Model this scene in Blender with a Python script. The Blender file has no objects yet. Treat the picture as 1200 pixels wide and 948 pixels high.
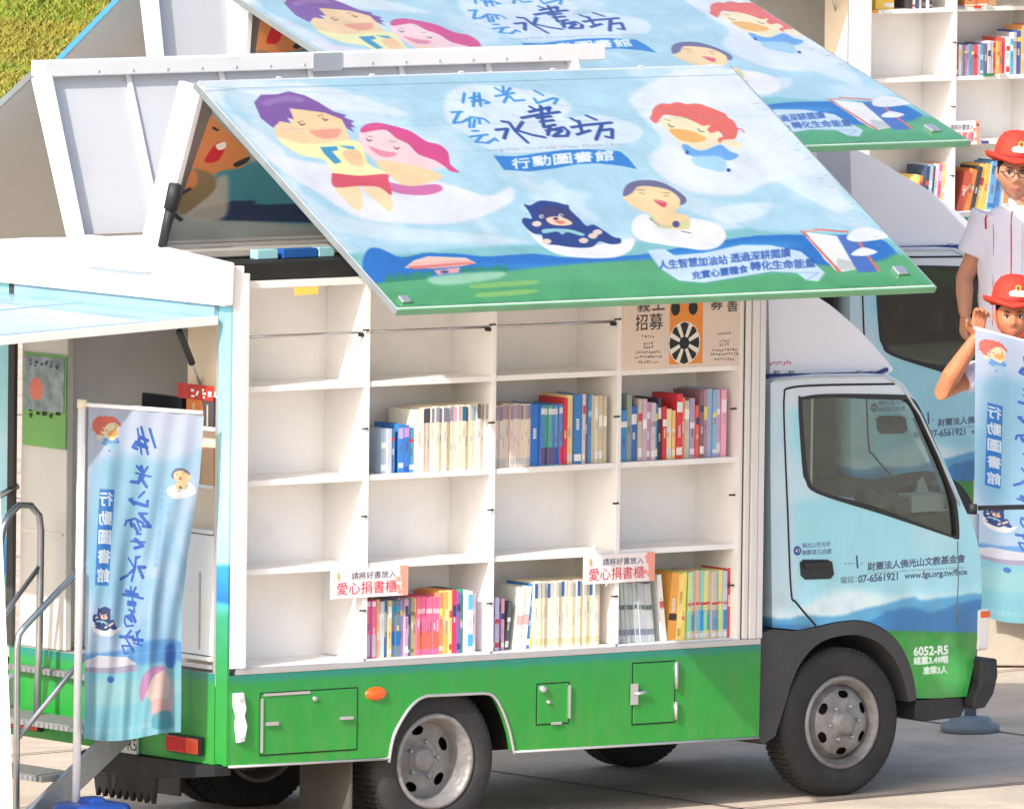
import bpy, bmesh, math, random
import numpy as np
from mathutils import Vector, Matrix
from mathutils.geometry import tessellate_polygon
random.seed(7); RNG = np.random.default_rng(5)
sc = bpy.context.scene
col = sc.collection
# ------------------------------------------------------------------ camera
W, H = 1200., 948.
F = 18400.; YAW = math.radians(37); PIT = math.radians(4.5); ROLL = .012
fw = np.array([math.sin(YAW)*math.cos(PIT), math.cos(YAW)*math.cos(PIT), -math.sin(PIT)])
_r = np.array([math.cos(YAW), -math.sin(YAW), 0]); _u = np.cross(_r, fw)
rt = _r*math.cos(ROLL)+_u*math.sin(ROLL); up = _u*math.cos(ROLL)-_r*math.sin(ROLL)
CAM = np.array([-42.519, -58.591, 7.728])
cd = bpy.data.cameras.new('camera'); cam = bpy.data.objects.new('camera', cd); col.objects.link(cam)
M4 = Matrix.Identity(4)
for i in range(3):
    M4[i][0] = rt[i]; M4[i][1] = up[i]; M4[i][2] = -fw[i]; M4[i][3] = CAM[i]
cam.matrix_world = M4
cd.sensor_fit = 'HORIZONTAL'; cd.sensor_width = 36; cd.lens = 36*F/W; cd.clip_start = 1; cd.clip_end = 3000
sc.camera = cam
# ------------------------------------------------------------------ light
SUN = Vector((2.9, 1.0, -2.15)).normalized()          # direction in which the light travels
sl = bpy.data.lights.new('sun', 'SUN'); sl.energy = 3.0; sl.angle = math.radians(.5); sl.color = (1, .968, .92)
so = bpy.data.objects.new('sun', sl); so.rotation_euler = SUN.to_track_quat('-Z', 'Y').to_euler(); so.location = (-20, -10, 30); col.objects.link(so)
wd = bpy.data.worlds.new('World'); sc.world = wd; wd.use_nodes = True
nt = wd.node_tree; sky = nt.nodes.new('ShaderNodeTexSky'); sky.sky_type = 'NISHITA'; sky.sun_disc = False
sky.sun_elevation = math.asin(-SUN.z); sky.sun_rotation = math.atan2(-SUN.x, -SUN.y); sky.dust_density = 3
nt.links.new(sky.outputs[0], nt.nodes['Background'].inputs[0]); nt.nodes['Background'].inputs[1].default_value = .15
sc.view_settings.view_transform = 'Standard'; sc.view_settings.look = 'None'; sc.view_settings.gamma = 1
sc.view_settings.exposure = .77

# ------------------------------------------------------------------ photo-plane helpers: a pixel turned into a point on a real plane
def ray(px, py):
    return fw+rt*((px-W/2)/F)-up*((py-H/2)/F)
def onplane(px, py, P0, N):
    d = ray(px, py); t = (np.dot(N, np.array(P0)-CAM))/np.dot(N, d); return CAM+d*t
def oy(px, py, Y=0.): p = onplane(px, py, (0, Y, 0), (0, 1, 0)); return float(p[0]), float(p[2])
def ox(px, py, X=0.): p = onplane(px, py, (X, 0, 0), (1, 0, 0)); return float(p[1]), float(p[2])
def oz(px, py, Z=0.): p = onplane(px, py, (0, 0, Z), (0, 0, 1)); return float(p[0]), float(p[1])
FACE = np.array([math.sin(YAW), math.cos(YAW), 0])
def ov(px, py, P0): return onplane(px, py, P0, FACE)
def gz(x): return .0186*(x-3.655)                        # the apron falls slightly towards the trucks' tails

# ------------------------------------------------------------------ materials
def lin(c): return tuple(((v/255.)/12.92 if v/255. <= .04045 else ((v/255.+.055)/1.055)**2.4) for v in c)
MATS = {}
def mat(name, c, rough=.5, metal=0., var=.06, scale=6., bump=0., bscale=40., coat=0., trans=0., dirt=0., dirtc=(90, 80, 65)):
    if name in MATS: return MATS[name]
    m = bpy.data.materials.new(name); m.use_nodes = True; n = m.node_tree; b = n.nodes['Principled BSDF']
    b.inputs['Roughness'].default_value = rough; b.inputs['Metallic'].default_value = metal
    b.inputs['Coat Weight'].default_value = coat
    tc = n.nodes.new('ShaderNodeTexCoord'); nz = n.nodes.new('ShaderNodeTexNoise'); nz.inputs['Scale'].default_value = scale; nz.inputs['Detail'].default_value = 6
    n.links.new(tc.outputs['Object'], nz.inputs['Vector'])
    mx = n.nodes.new('ShaderNodeMix'); mx.data_type = 'RGBA'; L = lin(c)
    mx.inputs[6].default_value = (*[max(0, v*(1-var*2)) for v in L], 1); mx.inputs[7].default_value = (*[min(1, v*(1+var)) for v in L], 1)
    n.links.new(nz.outputs['Fac'], mx.inputs[0]); out = mx.outputs[2]
    if dirt:
        n2 = n.nodes.new('ShaderNodeTexNoise'); n2.inputs['Scale'].default_value = 2.3; n2.inputs['Detail'].default_value = 9; n2.inputs['Roughness'].default_value = .7
        n.links.new(tc.outputs['Object'], n2.inputs['Vector'])
        r = n.nodes.new('ShaderNodeMapRange'); r.inputs[1].default_value = .52; r.inputs[2].default_value = .8; r.inputs[4].default_value = dirt
        n.links.new(n2.outputs['Fac'], r.inputs[0]); m2 = n.nodes.new('ShaderNodeMix'); m2.data_type = 'RGBA'
        n.links.new(r.outputs[0], m2.inputs[0]); n.links.new(out, m2.inputs[6]); m2.inputs[7].default_value = (*lin(dirtc), 1); out = m2.outputs[2]
    n.links.new(out, b.inputs['Base Color'])
    if bump:
        n3 = n.nodes.new('ShaderNodeTexNoise'); n3.inputs['Scale'].default_value = bscale; n3.inputs['Detail'].default_value = 5
        n.links.new(tc.outputs['Object'], n3.inputs['Vector']); bp = n.nodes.new('ShaderNodeBump'); bp.inputs['Strength'].default_value = bump; bp.inputs['Distance'].default_value = .01
        n.links.new(n3.outputs['Fac'], bp.inputs['Height']); n.links.new(bp.outputs[0], b.inputs['Normal'])
    if trans: b.inputs['Transmission Weight'].default_value = trans
    MATS[name] = m; return m
def zramp(name, stops, rough=.35, bump=.0):
    """printed foil whose colour goes by height"""
    m = mat(name, (255, 255, 255), rough); n = m.node_tree; b = n.nodes['Principled BSDF']
    tc = n.nodes.new('ShaderNodeTexCoord'); sp = n.nodes.new('ShaderNodeSeparateXYZ'); n.links.new(tc.outputs['Object'], sp.inputs[0])
    z0, z1 = stops[0][0], stops[-1][0]
    nz = n.nodes.new('ShaderNodeTexNoise'); nz.inputs['Scale'].default_value = 9; nz.inputs['Detail'].default_value = 6
    n.links.new(tc.outputs['Object'], nz.inputs['Vector'])
    ad = n.nodes.new('ShaderNodeMath'); ad.operation = 'MULTIPLY_ADD'; ad.inputs[1].default_value = .03; n.links.new(nz.outputs['Fac'], ad.inputs[0]); n.links.new(sp.outputs[2], ad.inputs[2])
    mr = n.nodes.new('ShaderNodeMapRange'); mr.inputs[1].default_value = z0+.015; mr.inputs[2].default_value = z1+.015; n.links.new(ad.outputs[0], mr.inputs[0])
    rp = n.nodes.new('ShaderNodeValToRGB'); n.links.new(mr.outputs[0], rp.inputs[0]); el = rp.color_ramp.elements
    while len(el) < len(stops): el.new(.5)
    for e, (z, c) in zip(el, stops): e.position = (z-z0)/(z1-z0); e.color = (*lin(c), 1)
    mx = n.nodes.new('ShaderNodeMix'); mx.data_type = 'RGBA'; mx.blend_type = 'MULTIPLY'; mx.inputs[0].default_value = .6
    g = n.nodes.new('ShaderNodeMapRange'); g.inputs[3].default_value = .7; g.inputs[4].default_value = 1.15; n.links.new(nz.outputs['Fac'], g.inputs[0])
    n.links.new(rp.outputs[0], mx.inputs[6]); n.links.new(g.outputs[0], mx.inputs[7]); n.links.new(mx.outputs[2], b.inputs['Base Color'])
    return m
def imgmat(name, img, rough=.4, thin=0.):
    m = bpy.data.materials.new(name); m.use_nodes = True; n = m.node_tree; b = n.nodes['Principled BSDF']; b.inputs['Roughness'].default_value = rough
    t = n.nodes.new('ShaderNodeTexImage'); t.image = img; t.extension = 'EXTEND'
    uv = n.nodes.new('ShaderNodeUVMap'); n.links.new(uv.outputs[0], t.inputs[0])
    tc = n.nodes.new('ShaderNodeTexCoord'); nz = n.nodes.new('ShaderNodeTexNoise'); nz.inputs['Scale'].default_value = 3; nz.inputs['Detail'].default_value = 8
    n.links.new(tc.outputs['Object'], nz.inputs['Vector']); mr = n.nodes.new('ShaderNodeMapRange'); mr.inputs[3].default_value = .88; mr.inputs[4].default_value = 1.05
    n.links.new(nz.outputs['Fac'], mr.inputs[0]); mx = n.nodes.new('ShaderNodeMix'); mx.data_type = 'RGBA'; mx.blend_type = 'MULTIPLY'; mx.inputs[0].default_value = 1
    n.links.new(t.outputs[0], mx.inputs[6]); n.links.new(mr.outputs[0], mx.inputs[7]); n.links.new(mx.outputs[2], b.inputs['Base Color'])
    if thin:
        tr = n.nodes.new('ShaderNodeBsdfTranslucent'); ms = n.nodes.new('ShaderNodeMixShader'); ms.inputs[0].default_value = thin
        n.links.new(mx.outputs[2], tr.inputs[0]); n.links.new(b.outputs[0], ms.inputs[1]); n.links.new(tr.outputs[0], ms.inputs[2])
        n.links.new(ms.outputs[0], n.nodes['Material Output'].inputs[0])
    return m
white = mat('white_paint', (236, 236, 238), .35, var=.03, coat=.2, dirt=.12)
shelfw = mat('white_laminate', (240, 238, 236), .45, var=.03, dirt=.22, dirtc=(150, 140, 125))
alu = mat('aluminium_trim', (205, 205, 208), .35, .75, var=.06)
aluw = mat('white_aluminium', (225, 222, 220), .4, .1, var=.04, dirt=.15)
steel = mat('stainless_steel', (190, 192, 196), .25, .95, var=.1, scale=20)
galv = mat('galvanised_steel', (165, 168, 172), .45, .6, var=.15, scale=30, bump=.2)
rubber = mat('tyre_rubber', (46, 46, 48), .85, var=.2, scale=15, bump=.3, bscale=120, dirt=.3, dirtc=(110, 100, 90))
blackp = mat('black_plastic', (42, 43, 46), .6, var=.15, scale=12, dirt=.25, dirtc=(95, 90, 85))
greyp = mat('grey_plastic_guard', (66, 66, 68), .7, var=.15, dirt=.35, dirtc=(105, 102, 98))
frame = mat('chassis_black', (24, 25, 27), .7, var=.3, dirt=.3)
rimm = mat('painted_steel_rim', (150, 148, 148), .5, .3, var=.25, scale=16, bump=.7, bscale=25, dirt=.85, dirtc=(78, 66, 56))
green = mat('green_paint', (32, 140, 48), .32, var=.1, coat=.3, dirt=.2, dirtc=(20, 96, 48))
drk = mat('dark_interior', (60, 58, 56), .8)
grey = mat('grey_panel', (168, 164, 158), .6, var=.08)
seatm = mat('seat_fabric', (88, 84, 80), .9, var=.15, bump=.3)
ltan = mat('beige_plastic', (190, 170, 140), .6)
blueb = mat('blue_plastic', (24, 66, 150), .35, var=.1, coat=.3)
amber = mat('amber_lens', (232, 92, 24), .15, var=.1, coat=.6)
redl = mat('red_lens', (200, 28, 24), .15, var=.2, scale=30, coat=.6)
redo = mat('orange_red_lens', (226, 74, 26), .15, var=.15, coat=.6)
clearl = mat('clear_lens', (225, 225, 222), .1, coat=1)
navy = mat('navy_trim', (30, 52, 120), .4)
ink = mat('black_ink', (30, 30, 34), .6)
inkn = mat('navy_ink', (38, 60, 110), .6)
inkr = mat('red_ink', (214, 34, 70), .6)
inkw = mat('white_ink', (235, 240, 235), .6)
page = mat('book_pages', (226, 218, 200), .8)
gm = bpy.data.materials.new('window_glass'); gm.use_nodes = True; g_ = gm.node_tree
for n_ in list(g_.nodes):
    if n_.type == 'BSDF_PRINCIPLED': g_.nodes.remove(n_)
tb = g_.nodes.new('ShaderNodeBsdfTransparent'); tb.inputs[0].default_value = (.74, .82, .80, 1); gb = g_.nodes.new('ShaderNodeBsdfGlossy'); gb.inputs['Roughness'].default_value = .03
fr = g_.nodes.new('ShaderNodeFresnel'); fr.inputs[0].default_value = 1.5; ms = g_.nodes.new('ShaderNodeMixShader')
g_.links.new(fr.outputs[0], ms.inputs[0]); g_.links.new(tb.outputs[0], ms.inputs[1]); g_.links.new(gb.outputs[0], ms.inputs[2]); g_.links.new(ms.outputs[0], g_.nodes['Material Output'].inputs[0])
glass = gm

# ------------------------------------------------------------------ mesh helpers
class MB:
    def __init__(s): s.v = []; s.f = []; s.m = []; s.mi = 0; s.sm = []
    def add(s, vs, fs, smooth=False):
        o = len(s.v); s.v += [tuple(map(float, p)) for p in vs]
        for f in fs: s.f.append(tuple(i+o for i in f)); s.m.append(s.mi); s.sm.append(smooth)
        return s
    def box(s, x0, x1, y0, y1, z0, z1):
        x0, x1 = sorted((x0, x1)); y0, y1 = sorted((y0, y1)); z0, z1 = sorted((z0, z1))
        return s.add([(x0, y0, z0), (x1, y0, z0), (x1, y1, z0), (x0, y1, z0), (x0, y0, z1), (x1, y0, z1), (x1, y1, z1), (x0, y1, z1)],
                     [(0, 3, 2, 1), (4, 5, 6, 7), (0, 1, 5, 4), (1, 2, 6, 5), (2, 3, 7, 6), (3, 0, 4, 7)])
    def prism(s, poly, ax, a, b, holes=()):
        """poly in the plane across axis ax ('y': (x,z), 'x': (y,z), 'z': (x,y)), from a to b"""
        def P(q, t): return {'y': (q[0], t, q[1]), 'x': (t, q[0], q[1]), 'z': (q[0], q[1], t)}[ax]
        loops = [list(poly)]+[list(h) for h in holes]; flat = [q for L in loops for q in L]
        tri = tessellate_polygon([[Vector((q[0], q[1], 0)) for q in L] for L in loops])
        n = len(flat); vs = [P(q, a) for q in flat]+[P(q, b) for q in flat]
        fs = [tuple(t) for t in tri]+[tuple(n+i for i in reversed(t)) for t in tri]
        k = 0
        for L in loops:
            m = len(L)
            for i in range(m): j = (i+1) % m; fs.append((k+i, k+j, n+k+j, n+k+i))
            k += m
        return s.add(vs, fs)
    def tube(s, pts, r, seg=10, cap=True):
        pts = [Vector(p) for p in pts]; rs = r if isinstance(r, (list, tuple)) else [r]*len(pts); vs = []; fs = []
        ref = None
        for i, p in enumerate(pts):
            t = (pts[min(i+1, len(pts)-1)]-pts[max(i-1, 0)]).normalized()
            if ref is None: ref = t.orthogonal().normalized()
            ref = (ref-t*ref.dot(t)).normalized(); bi = t.cross(ref)
            for k in range(seg): a = 2*math.pi*k/seg; vs.append(p+(ref*math.cos(a)+bi*math.sin(a))*rs[i])
        for i in range(len(pts)-1):
            for k in range(seg): fs.append((i*seg+k, i*seg+(k+1) % seg, (i+1)*seg+(k+1) % seg, (i+1)*seg+k))
        if cap: fs += [tuple(reversed(range(seg))), tuple(range((len(pts)-1)*seg, len(pts)*seg))]
        return s.add(vs, fs, True)
    def lathe(s, prof, c, ax='z', seg=32, keep=None):
        vs = []; fs = []; n = len(prof)
        for k in range(seg):
            a = 2*math.pi*k/seg; ca, sa = math.cos(a), math.sin(a)
            for r, h in prof:
                vs.append({'z': (c[0]+r*ca, c[1]+r*sa, c[2]+h), 'y': (c[0]+r*ca, c[1]+h, c[2]+r*sa), 'x': (c[0]+h, c[1]+r*ca, c[2]+r*sa)}[ax])
        for k in range(seg):
            for i in range(n-1):
                if keep and not keep((k+.5)/seg*2*math.pi, (prof[i][0]+prof[i+1][0])/2): continue
                fs.append((k*n+i, ((k+1) % seg)*n+i, ((k+1) % seg)*n+i+1, k*n+i+1))
        return s.add(vs, fs, True)
    def loft(s, rings, seg=24, cap=True, pw=2.0):
        """rings (cx, cy, cz, rx, ry)"""
        vs = []; fs = []
        for cx, cy, cz, rx, ry in rings:
            for k in range(seg):
                a = 2*math.pi*k/seg; ca, sa = math.cos(a), math.sin(a)
                vs.append((cx+rx*math.copysign(abs(ca)**(2/pw), ca), cy+ry*math.copysign(abs(sa)**(2/pw), sa), cz))
        for i in range(len(rings)-1):
            for k in range(seg): fs.append((i*seg+k, i*seg+(k+1) % seg, (i+1)*seg+(k+1) % seg, (i+1)*seg+k))
        if cap: fs += [tuple(reversed(range(seg))), tuple(range((len(rings)-1)*seg, len(rings)*seg))]
        return s.add(vs, fs, True)
    def quad(s, a, b, c, d): return s.add([a, b, c, d], [(0, 1, 2, 3)])
    def build(s, name, mats, parent=None, bevel=0, seg=2, uv=None, loc=None):
        me = bpy.data.meshes.new(name); me.from_pydata(s.v, [], s.f)
        for m in (mats if isinstance(mats, (list, tuple)) else [mats]): me.materials.append(m)
        me.polygons.foreach_set('material_index', s.m); me.polygons.foreach_set('use_smooth', s.sm); me.update()
        bm = bmesh.new(); bm.from_mesh(me); bmesh.ops.recalc_face_normals(bm, faces=bm.faces); bm.to_mesh(me); bm.free()
        if uv: setuv(me, uv)
        o = bpy.data.objects.new(name, me); col.objects.link(o)
        if loc is not None:
            me.transform(Matrix.Translation([-c for c in loc])); o.location = loc
        if parent: o.parent = parent
        if bevel:
            b = o.modifiers.new('bevel', 'BEVEL'); b.width = bevel; b.segments = seg; b.limit_method = 'ANGLE'; b.harden_normals = False
        return o
def setuv(me, fn):
    L = me.uv_layers.new(name='UVMap'); co = [v.co for v in me.vertices]
    for l in me.loops: L.data[l.index].uv = fn(co[l.vertex_index])
def empty(name, loc=(0, 0, 0), rz=0):
    o = bpy.data.objects.new(name, None); o.empty_display_size = .2; col.objects.link(o); o.location = loc; o.rotation_euler = (0, 0, rz); return o
def tag(o, label=None, cat=None, group=None, kind=None):
    if label: o['label'] = label
    if cat: o['category'] = cat
    if group: o['group'] = group
    if kind: o['kind'] = kind
    return o
_TX = {}
def text_tris(s):
    if s in _TX: return _TX[s]
    c = bpy.data.curves.new('t', 'FONT'); c.body = s; c.resolution_u = 2; o = bpy.data.objects.new('t', c); col.objects.link(o)
    dg = bpy.context.evaluated_depsgraph_get(); m = bpy.data.meshes.new_from_object(o.evaluated_get(dg))
    m.calc_loop_triangles(); v = np.array([p.co[:2] for p in m.vertices]); t = [tuple(x.vertices) for x in m.loop_triangles]
    bpy.data.objects.remove(o); bpy.data.curves.remove(c); bpy.data.meshes.remove(m)
    mn = v.min(0); mx = v.max(0); v = (v-mn)/(mx-mn); _TX[s] = (v, t); return v, t

# ------------------------------------------------------------------ printed foils: a small painter working on arrays
def smoothpoly(p, n=6):
    p = np.array(p, float); N = len(p); out = []
    for i in range(N):
        a, b, c, d = p[i-1], p[i], p[(i+1) % N], p[(i+2) % N]
        for k in range(n):
            t = k/n; out.append(.5*((2*b)+(c-a)*t+(2*a-5*b+4*c-d)*t*t+(3*b-a-3*c+d)*t**3))
    return np.array(out)
def vnoise(h, w, cell, octv=4):
    z = np.zeros((h, w), np.float32); amp = 1; tot = 0
    for o in range(octv):
        gh, gw = max(2, int(h/cell)+2), max(2, int(w/cell)+2); g = RNG.random((gh, gw)).astype(np.float32)
        y = np.linspace(0, gh-1.001, h); x = np.linspace(0, gw-1.001, w); yi = y.astype(int); xi = x.astype(int)
        fy = (y-yi)[:, None]; fx = (x-xi)[None]; fy = fy*fy*(3-2*fy); fx = fx*fx*(3-2*fx)
        a = g[yi][:, xi]; b = g[yi][:, xi+1]; c = g[yi+1][:, xi]; d = g[yi+1][:, xi+1]
        z += amp*((a*(1-fx)+b*fx)*(1-fy)+(c*(1-fx)+d*fx)*fy); tot += amp; amp *= .5; cell = max(2, cell/2)
    return z/tot
def boxblur(m, r):
    r = int(r)
    if r < 1: return m
    for ax in (0, 1):
        for _ in range(2):
            c = np.cumsum(np.pad(m, [(r+1, r) if a == ax else (0, 0) for a in (0, 1)], mode='edge'), axis=ax)
            n = m.shape[ax]; m = (np.take(c, range(2*r+1, 2*r+1+n), ax)-np.take(c, range(0, n), ax))/(2*r+1)
    return m
class Canvas:
    def __init__(s, w, h, fn, base): s.w, s.h, s.fn = int(w), int(h), fn; s.a = np.ones((s.h, s.w, 3), np.float32)*np.array(base, np.float32)
    def mp(s, pts): return np.array([s.fn(*p) for p in pts])
    def _blend(s, x0, y0, m, c, al):
        h, w = m.shape; r = s.a[y0:y0+h, x0:x0+w]; k = (m*al)[..., None]; r[:] = r*(1-k)+np.array(c, np.float32)*k
    def fill(s, pts, c, al=1., fe=0, sm=True, jit=0, px=True):
        p = s.mp(pts) if px else np.array(pts, float)
        if sm: p = smoothpoly(p)
        if jit: p = p+RNG.normal(0, jit, p.shape)
        x0 = int(max(0, p[:, 0].min()-2*fe-2)); x1 = int(min(s.w, p[:, 0].max()+2*fe+3)); y0 = int(max(0, p[:, 1].min()-2*fe-2)); y1 = int(min(s.h, p[:, 1].max()+2*fe+3))
        if x1 <= x0 or y1 <= y0: return
        m = np.zeros((y1-y0, x1-x0), np.float32); X = np.arange(x0, x1)+.5
        for sub in (.25, .75):
            for r_ in range(y0, y1):
                yy = r_+sub; a = p; b = np.roll(p, -1, 0); k = (a[:, 1] > yy) != (b[:, 1] > yy)
                if not k.any(): continue
                xs = np.sort(a[k, 0]+(yy-a[k, 1])*(b[k, 0]-a[k, 0])/(b[k, 1]-a[k, 1]))
                for q in range(0, len(xs)-1, 2): m[r_-y0] += .5*np.clip(np.minimum(X+.5, xs[q+1])-np.maximum(X-.5, xs[q]), 0, 1)
        if fe: m = boxblur(m, fe)
        s._blend(x0, y0, np.clip(m, 0, 1), c, al)
    def line(s, pts, w, c, al=1., px=True, taper=False):
        p = s.mp(pts) if px else np.array(pts, float); W_ = w
        x0 = int(max(0, p[:, 0].min()-w-2)); x1 = int(min(s.w, p[:, 0].max()+w+3)); y0 = int(max(0, p[:, 1].min()-w-2)); y1 = int(min(s.h, p[:, 1].max()+w+3))
        if x1 <= x0 or y1 <= y0: return
        Y, X = np.mgrid[y0:y1, x0:x1]+.5; best = np.full(X.shape, -1e9); n = len(p)-1
        for i in range(n):
            a, b = p[i], p[i+1]; d = b-a; L = max(1e-6, d@d); t = np.clip(((X-a[0])*d[0]+(Y-a[1])*d[1])/L, 0, 1)
            ww = W_*(1-.65*(i+t)/n) if taper else W_
            best = np.maximum(best, ww/2-np.hypot(X-a[0]-t*d[0], Y-a[1]-t*d[1]))
        s._blend(x0, y0, np.clip(best+.5, 0, 1).astype(np.float32), c, al)
    def text(s, body, bl, br, tl, c, al=1., mirror=False, vert=False, bold=0):
        """body set between pixel bl (bottom left), br (bottom right) and tl (top left)"""
        bl, br, tl = (np.array(s.fn(*q)) for q in (bl, br, tl)); v, t = text_tris(body); v = v.copy()
        if mirror: v[:, 0] = 1-v[:, 0]
        q = bl+v[:, :1]*(br-bl)+v[:, 1:]*(tl-bl)
        for dx, dy in ([(0, 0)] if not bold else [(0, 0), (bold, 0), (-bold, 0), (0, bold), (0, -bold)]):
            for a in t:
                A, B, C_ = q[a[0]]+(dx, dy), q[a[1]]+(dx, dy), q[a[2]]+(dx, dy)
                x0 = int(max(0, min(A[0], B[0], C_[0])-1)); x1 = int(min(s.w, max(A[0], B[0], C_[0])+2)); y0 = int(max(0, min(A[1], B[1], C_[1])-1)); y1 = int(min(s.h, max(A[1], B[1], C_[1])+2))
                if x1 <= x0 or y1 <= y0: continue
                Y, X = np.mgrid[y0:y1, x0:x1]+.5; ar = (B[0]-A[0])*(C_[1]-A[1])-(B[1]-A[1])*(C_[0]-A[0])
                if abs(ar) < 1e-6: continue
                sg = 1 if ar > 0 else -1; m = np.ones(X.shape)
                for P_, Q_ in ((A, B), (B, C_), (C_, A)):
                    L = max(1e-6, math.hypot(*(Q_-P_))); m = np.minimum(m, ((Q_[0]-P_[0])*(Y-P_[1])-(Q_[1]-P_[1])*(X-P_[0]))*sg/L+.5)
                m = np.clip(m, 0, 1); r_ = s.a[y0:y1, x0:x1]; k = (m*al)[..., None]; r_[:] = r_*(1-k)+np.array(c, np.float32)*k
    def image(s, name, gain=1.):
        l_ = np.clip(s.a/255., 0, 1)**2.2*gain; s.a = l_**(1/2.2)*255.
        im = bpy.data.images.new(name, s.w, s.h, alpha=False); b = np.ones((s.h, s.w, 4), np.float32); b[..., :3] = np.clip(s.a[::-1]/255., 0, 1)
        im.pixels.foreach_set(b.ravel()); im.update(); im.pack(); return im
def Z(ox_, oy_, k, pts): return [(ox_+x/k, oy_+y/k) for x, y in pts]
def oval(cx, cy, rx, ry, n=16, rot=0):
    return [(cx+rx*math.cos(a)*math.cos(rot)-ry*math.sin(a)*math.sin(rot), cy+rx*math.cos(a)*math.sin(rot)+ry*math.sin(a)*math.cos(rot)) for a in [2*math.pi*i/n for i in range(n)]]
# ------------------------------------------------------------------ artwork of the wing
SH = np.array([0, .30, 3.49]); LO = np.array([0, -1.286, 2.542]); WD = (LO-SH); WL = float(np.linalg.norm(WD)); WD = WD/WL; WN = np.cross([1, 0, 0], WD)
if WN[2] < 0: WN = -WN
RS = 430.
def wfn(px, py): p = onplane(px, py, SH, WN); return p[0]*RS, float(np.dot(p-SH, WD))*RS
BL = 3.13
SKY = (176, 216, 232)
def kids(c, f, mirror=False):
    """the two reading children; f maps the sketch grid to pixels of the canvas"""
    g = lambda p: [f(*q) for q in p]
    c.fill(g([(180, 235), (200, 205), (260, 215), (250, 145), (340, 150), (430, 160), (510, 190), (550, 280), (560, 310), (450, 325), (330, 325), (250, 310), (190, 275)]), (252, 214, 160), px=False)
    c.fill(g([(190, 290), (350, 320), (560, 300), (620, 330), (650, 420), (740, 465), (600, 482), (480, 465), (430, 400), (300, 370)]), (249, 246, 176), fe=2, px=False)
    c.fill(g([(75, 110), (110, 72), (190, 70), (250, 55), (330, 75), (400, 110), (470, 155), (540, 175), (525, 185), (580, 205), (560, 215), (585, 235), (560, 235), (580, 262), (540, 240), (515, 195), (430, 162), (340, 150), (252, 140), (275, 195), (240, 188), (262, 215), (205, 205), (170, 238), (110, 190)]), (128, 84, 158), sm=False, px=False)
    c.fill(g([(110, 110), (160, 90), (250, 75), (330, 95), (300, 110), (200, 110), (140, 130)]), (168, 128, 190), .6, 2, px=False)
    c.fill(g([(358, 252), (440, 244), (512, 245), (490, 285), (420, 292), (370, 270)]), (238, 160, 130), px=False)
    c.fill(g([(480, 535), (590, 528), (622, 600), (600, 655), (520, 590)]), (252, 222, 170), fe=2, px=False); c.fill(g([(620, 528), (720, 540), (770, 600), (760, 660), (680, 600)]), (252, 222, 170), fe=2, px=False)
    c.fill(g([(600, 270), (690, 250), (740, 255), (850, 320), (900, 370), (1010, 400), (1020, 440), (860, 440), (760, 440), (680, 400), (620, 340)]), (250, 214, 214), fe=1, px=False)
    c.fill(g([(690, 402), (900, 432), (1022, 480), (960, 510), (850, 532), (760, 485)]), (252, 214, 160), fe=2, px=False)
    c.fill(g([(740, 510), (860, 530), (990, 520), (1020, 550), (940, 575), (820, 570), (750, 545)]), (216, 112, 168), px=False)
    c.fill(g([(465, 478), (480, 466), (600, 478), (740, 470), (750, 500), (765, 575), (700, 535), (600, 530), (480, 535)]), (224, 78, 92), px=False)
    c.fill(g([(610, 245), (640, 220), (700, 213), (780, 230), (860, 255), (930, 300), (960, 312), (1010, 325), (1050, 365), (1060, 420), (1105, 460), (1060, 455), (1030, 430), (980, 400), (900, 370), (850, 320), (790, 290), (740, 250), (690, 250), (620, 262)]), (220, 70, 130), px=False)
    c.fill(g([(650, 330), (720, 352), (792, 365), (760, 385), (700, 376)]), (236, 140, 160), px=False)
    c.fill(g([(405, 335), (490, 330), (498, 350), (466, 356), (515, 410), (480, 420), (430, 370)]), (66, 152, 196), sm=False, px=False)
    c.fill(g([(500, 326), (575, 330), (584, 350), (540, 342)]), (80, 170, 205), sm=False, px=False)
    c.fill(g([(520, 360), (600, 350), (622, 425), (560, 420)]), (252, 206, 150), fe=1, px=False)
    for e in ([(300, 212), (312, 225), (330, 218)], [(420, 188), (430, 202), (445, 196)], [(640, 292), (650, 305), (665, 298)], [(778, 335), (790, 345), (803, 338)]):
        c.line(g(e), 3, (90, 60, 60), px=False)
    for e in ([(295, 208), (322, 204)], [(395, 178), (420, 172)], [(645, 280), (668, 283)], [(758, 306), (785, 308)]): c.line(g(e), 2, (120, 90, 90), px=False)
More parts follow.
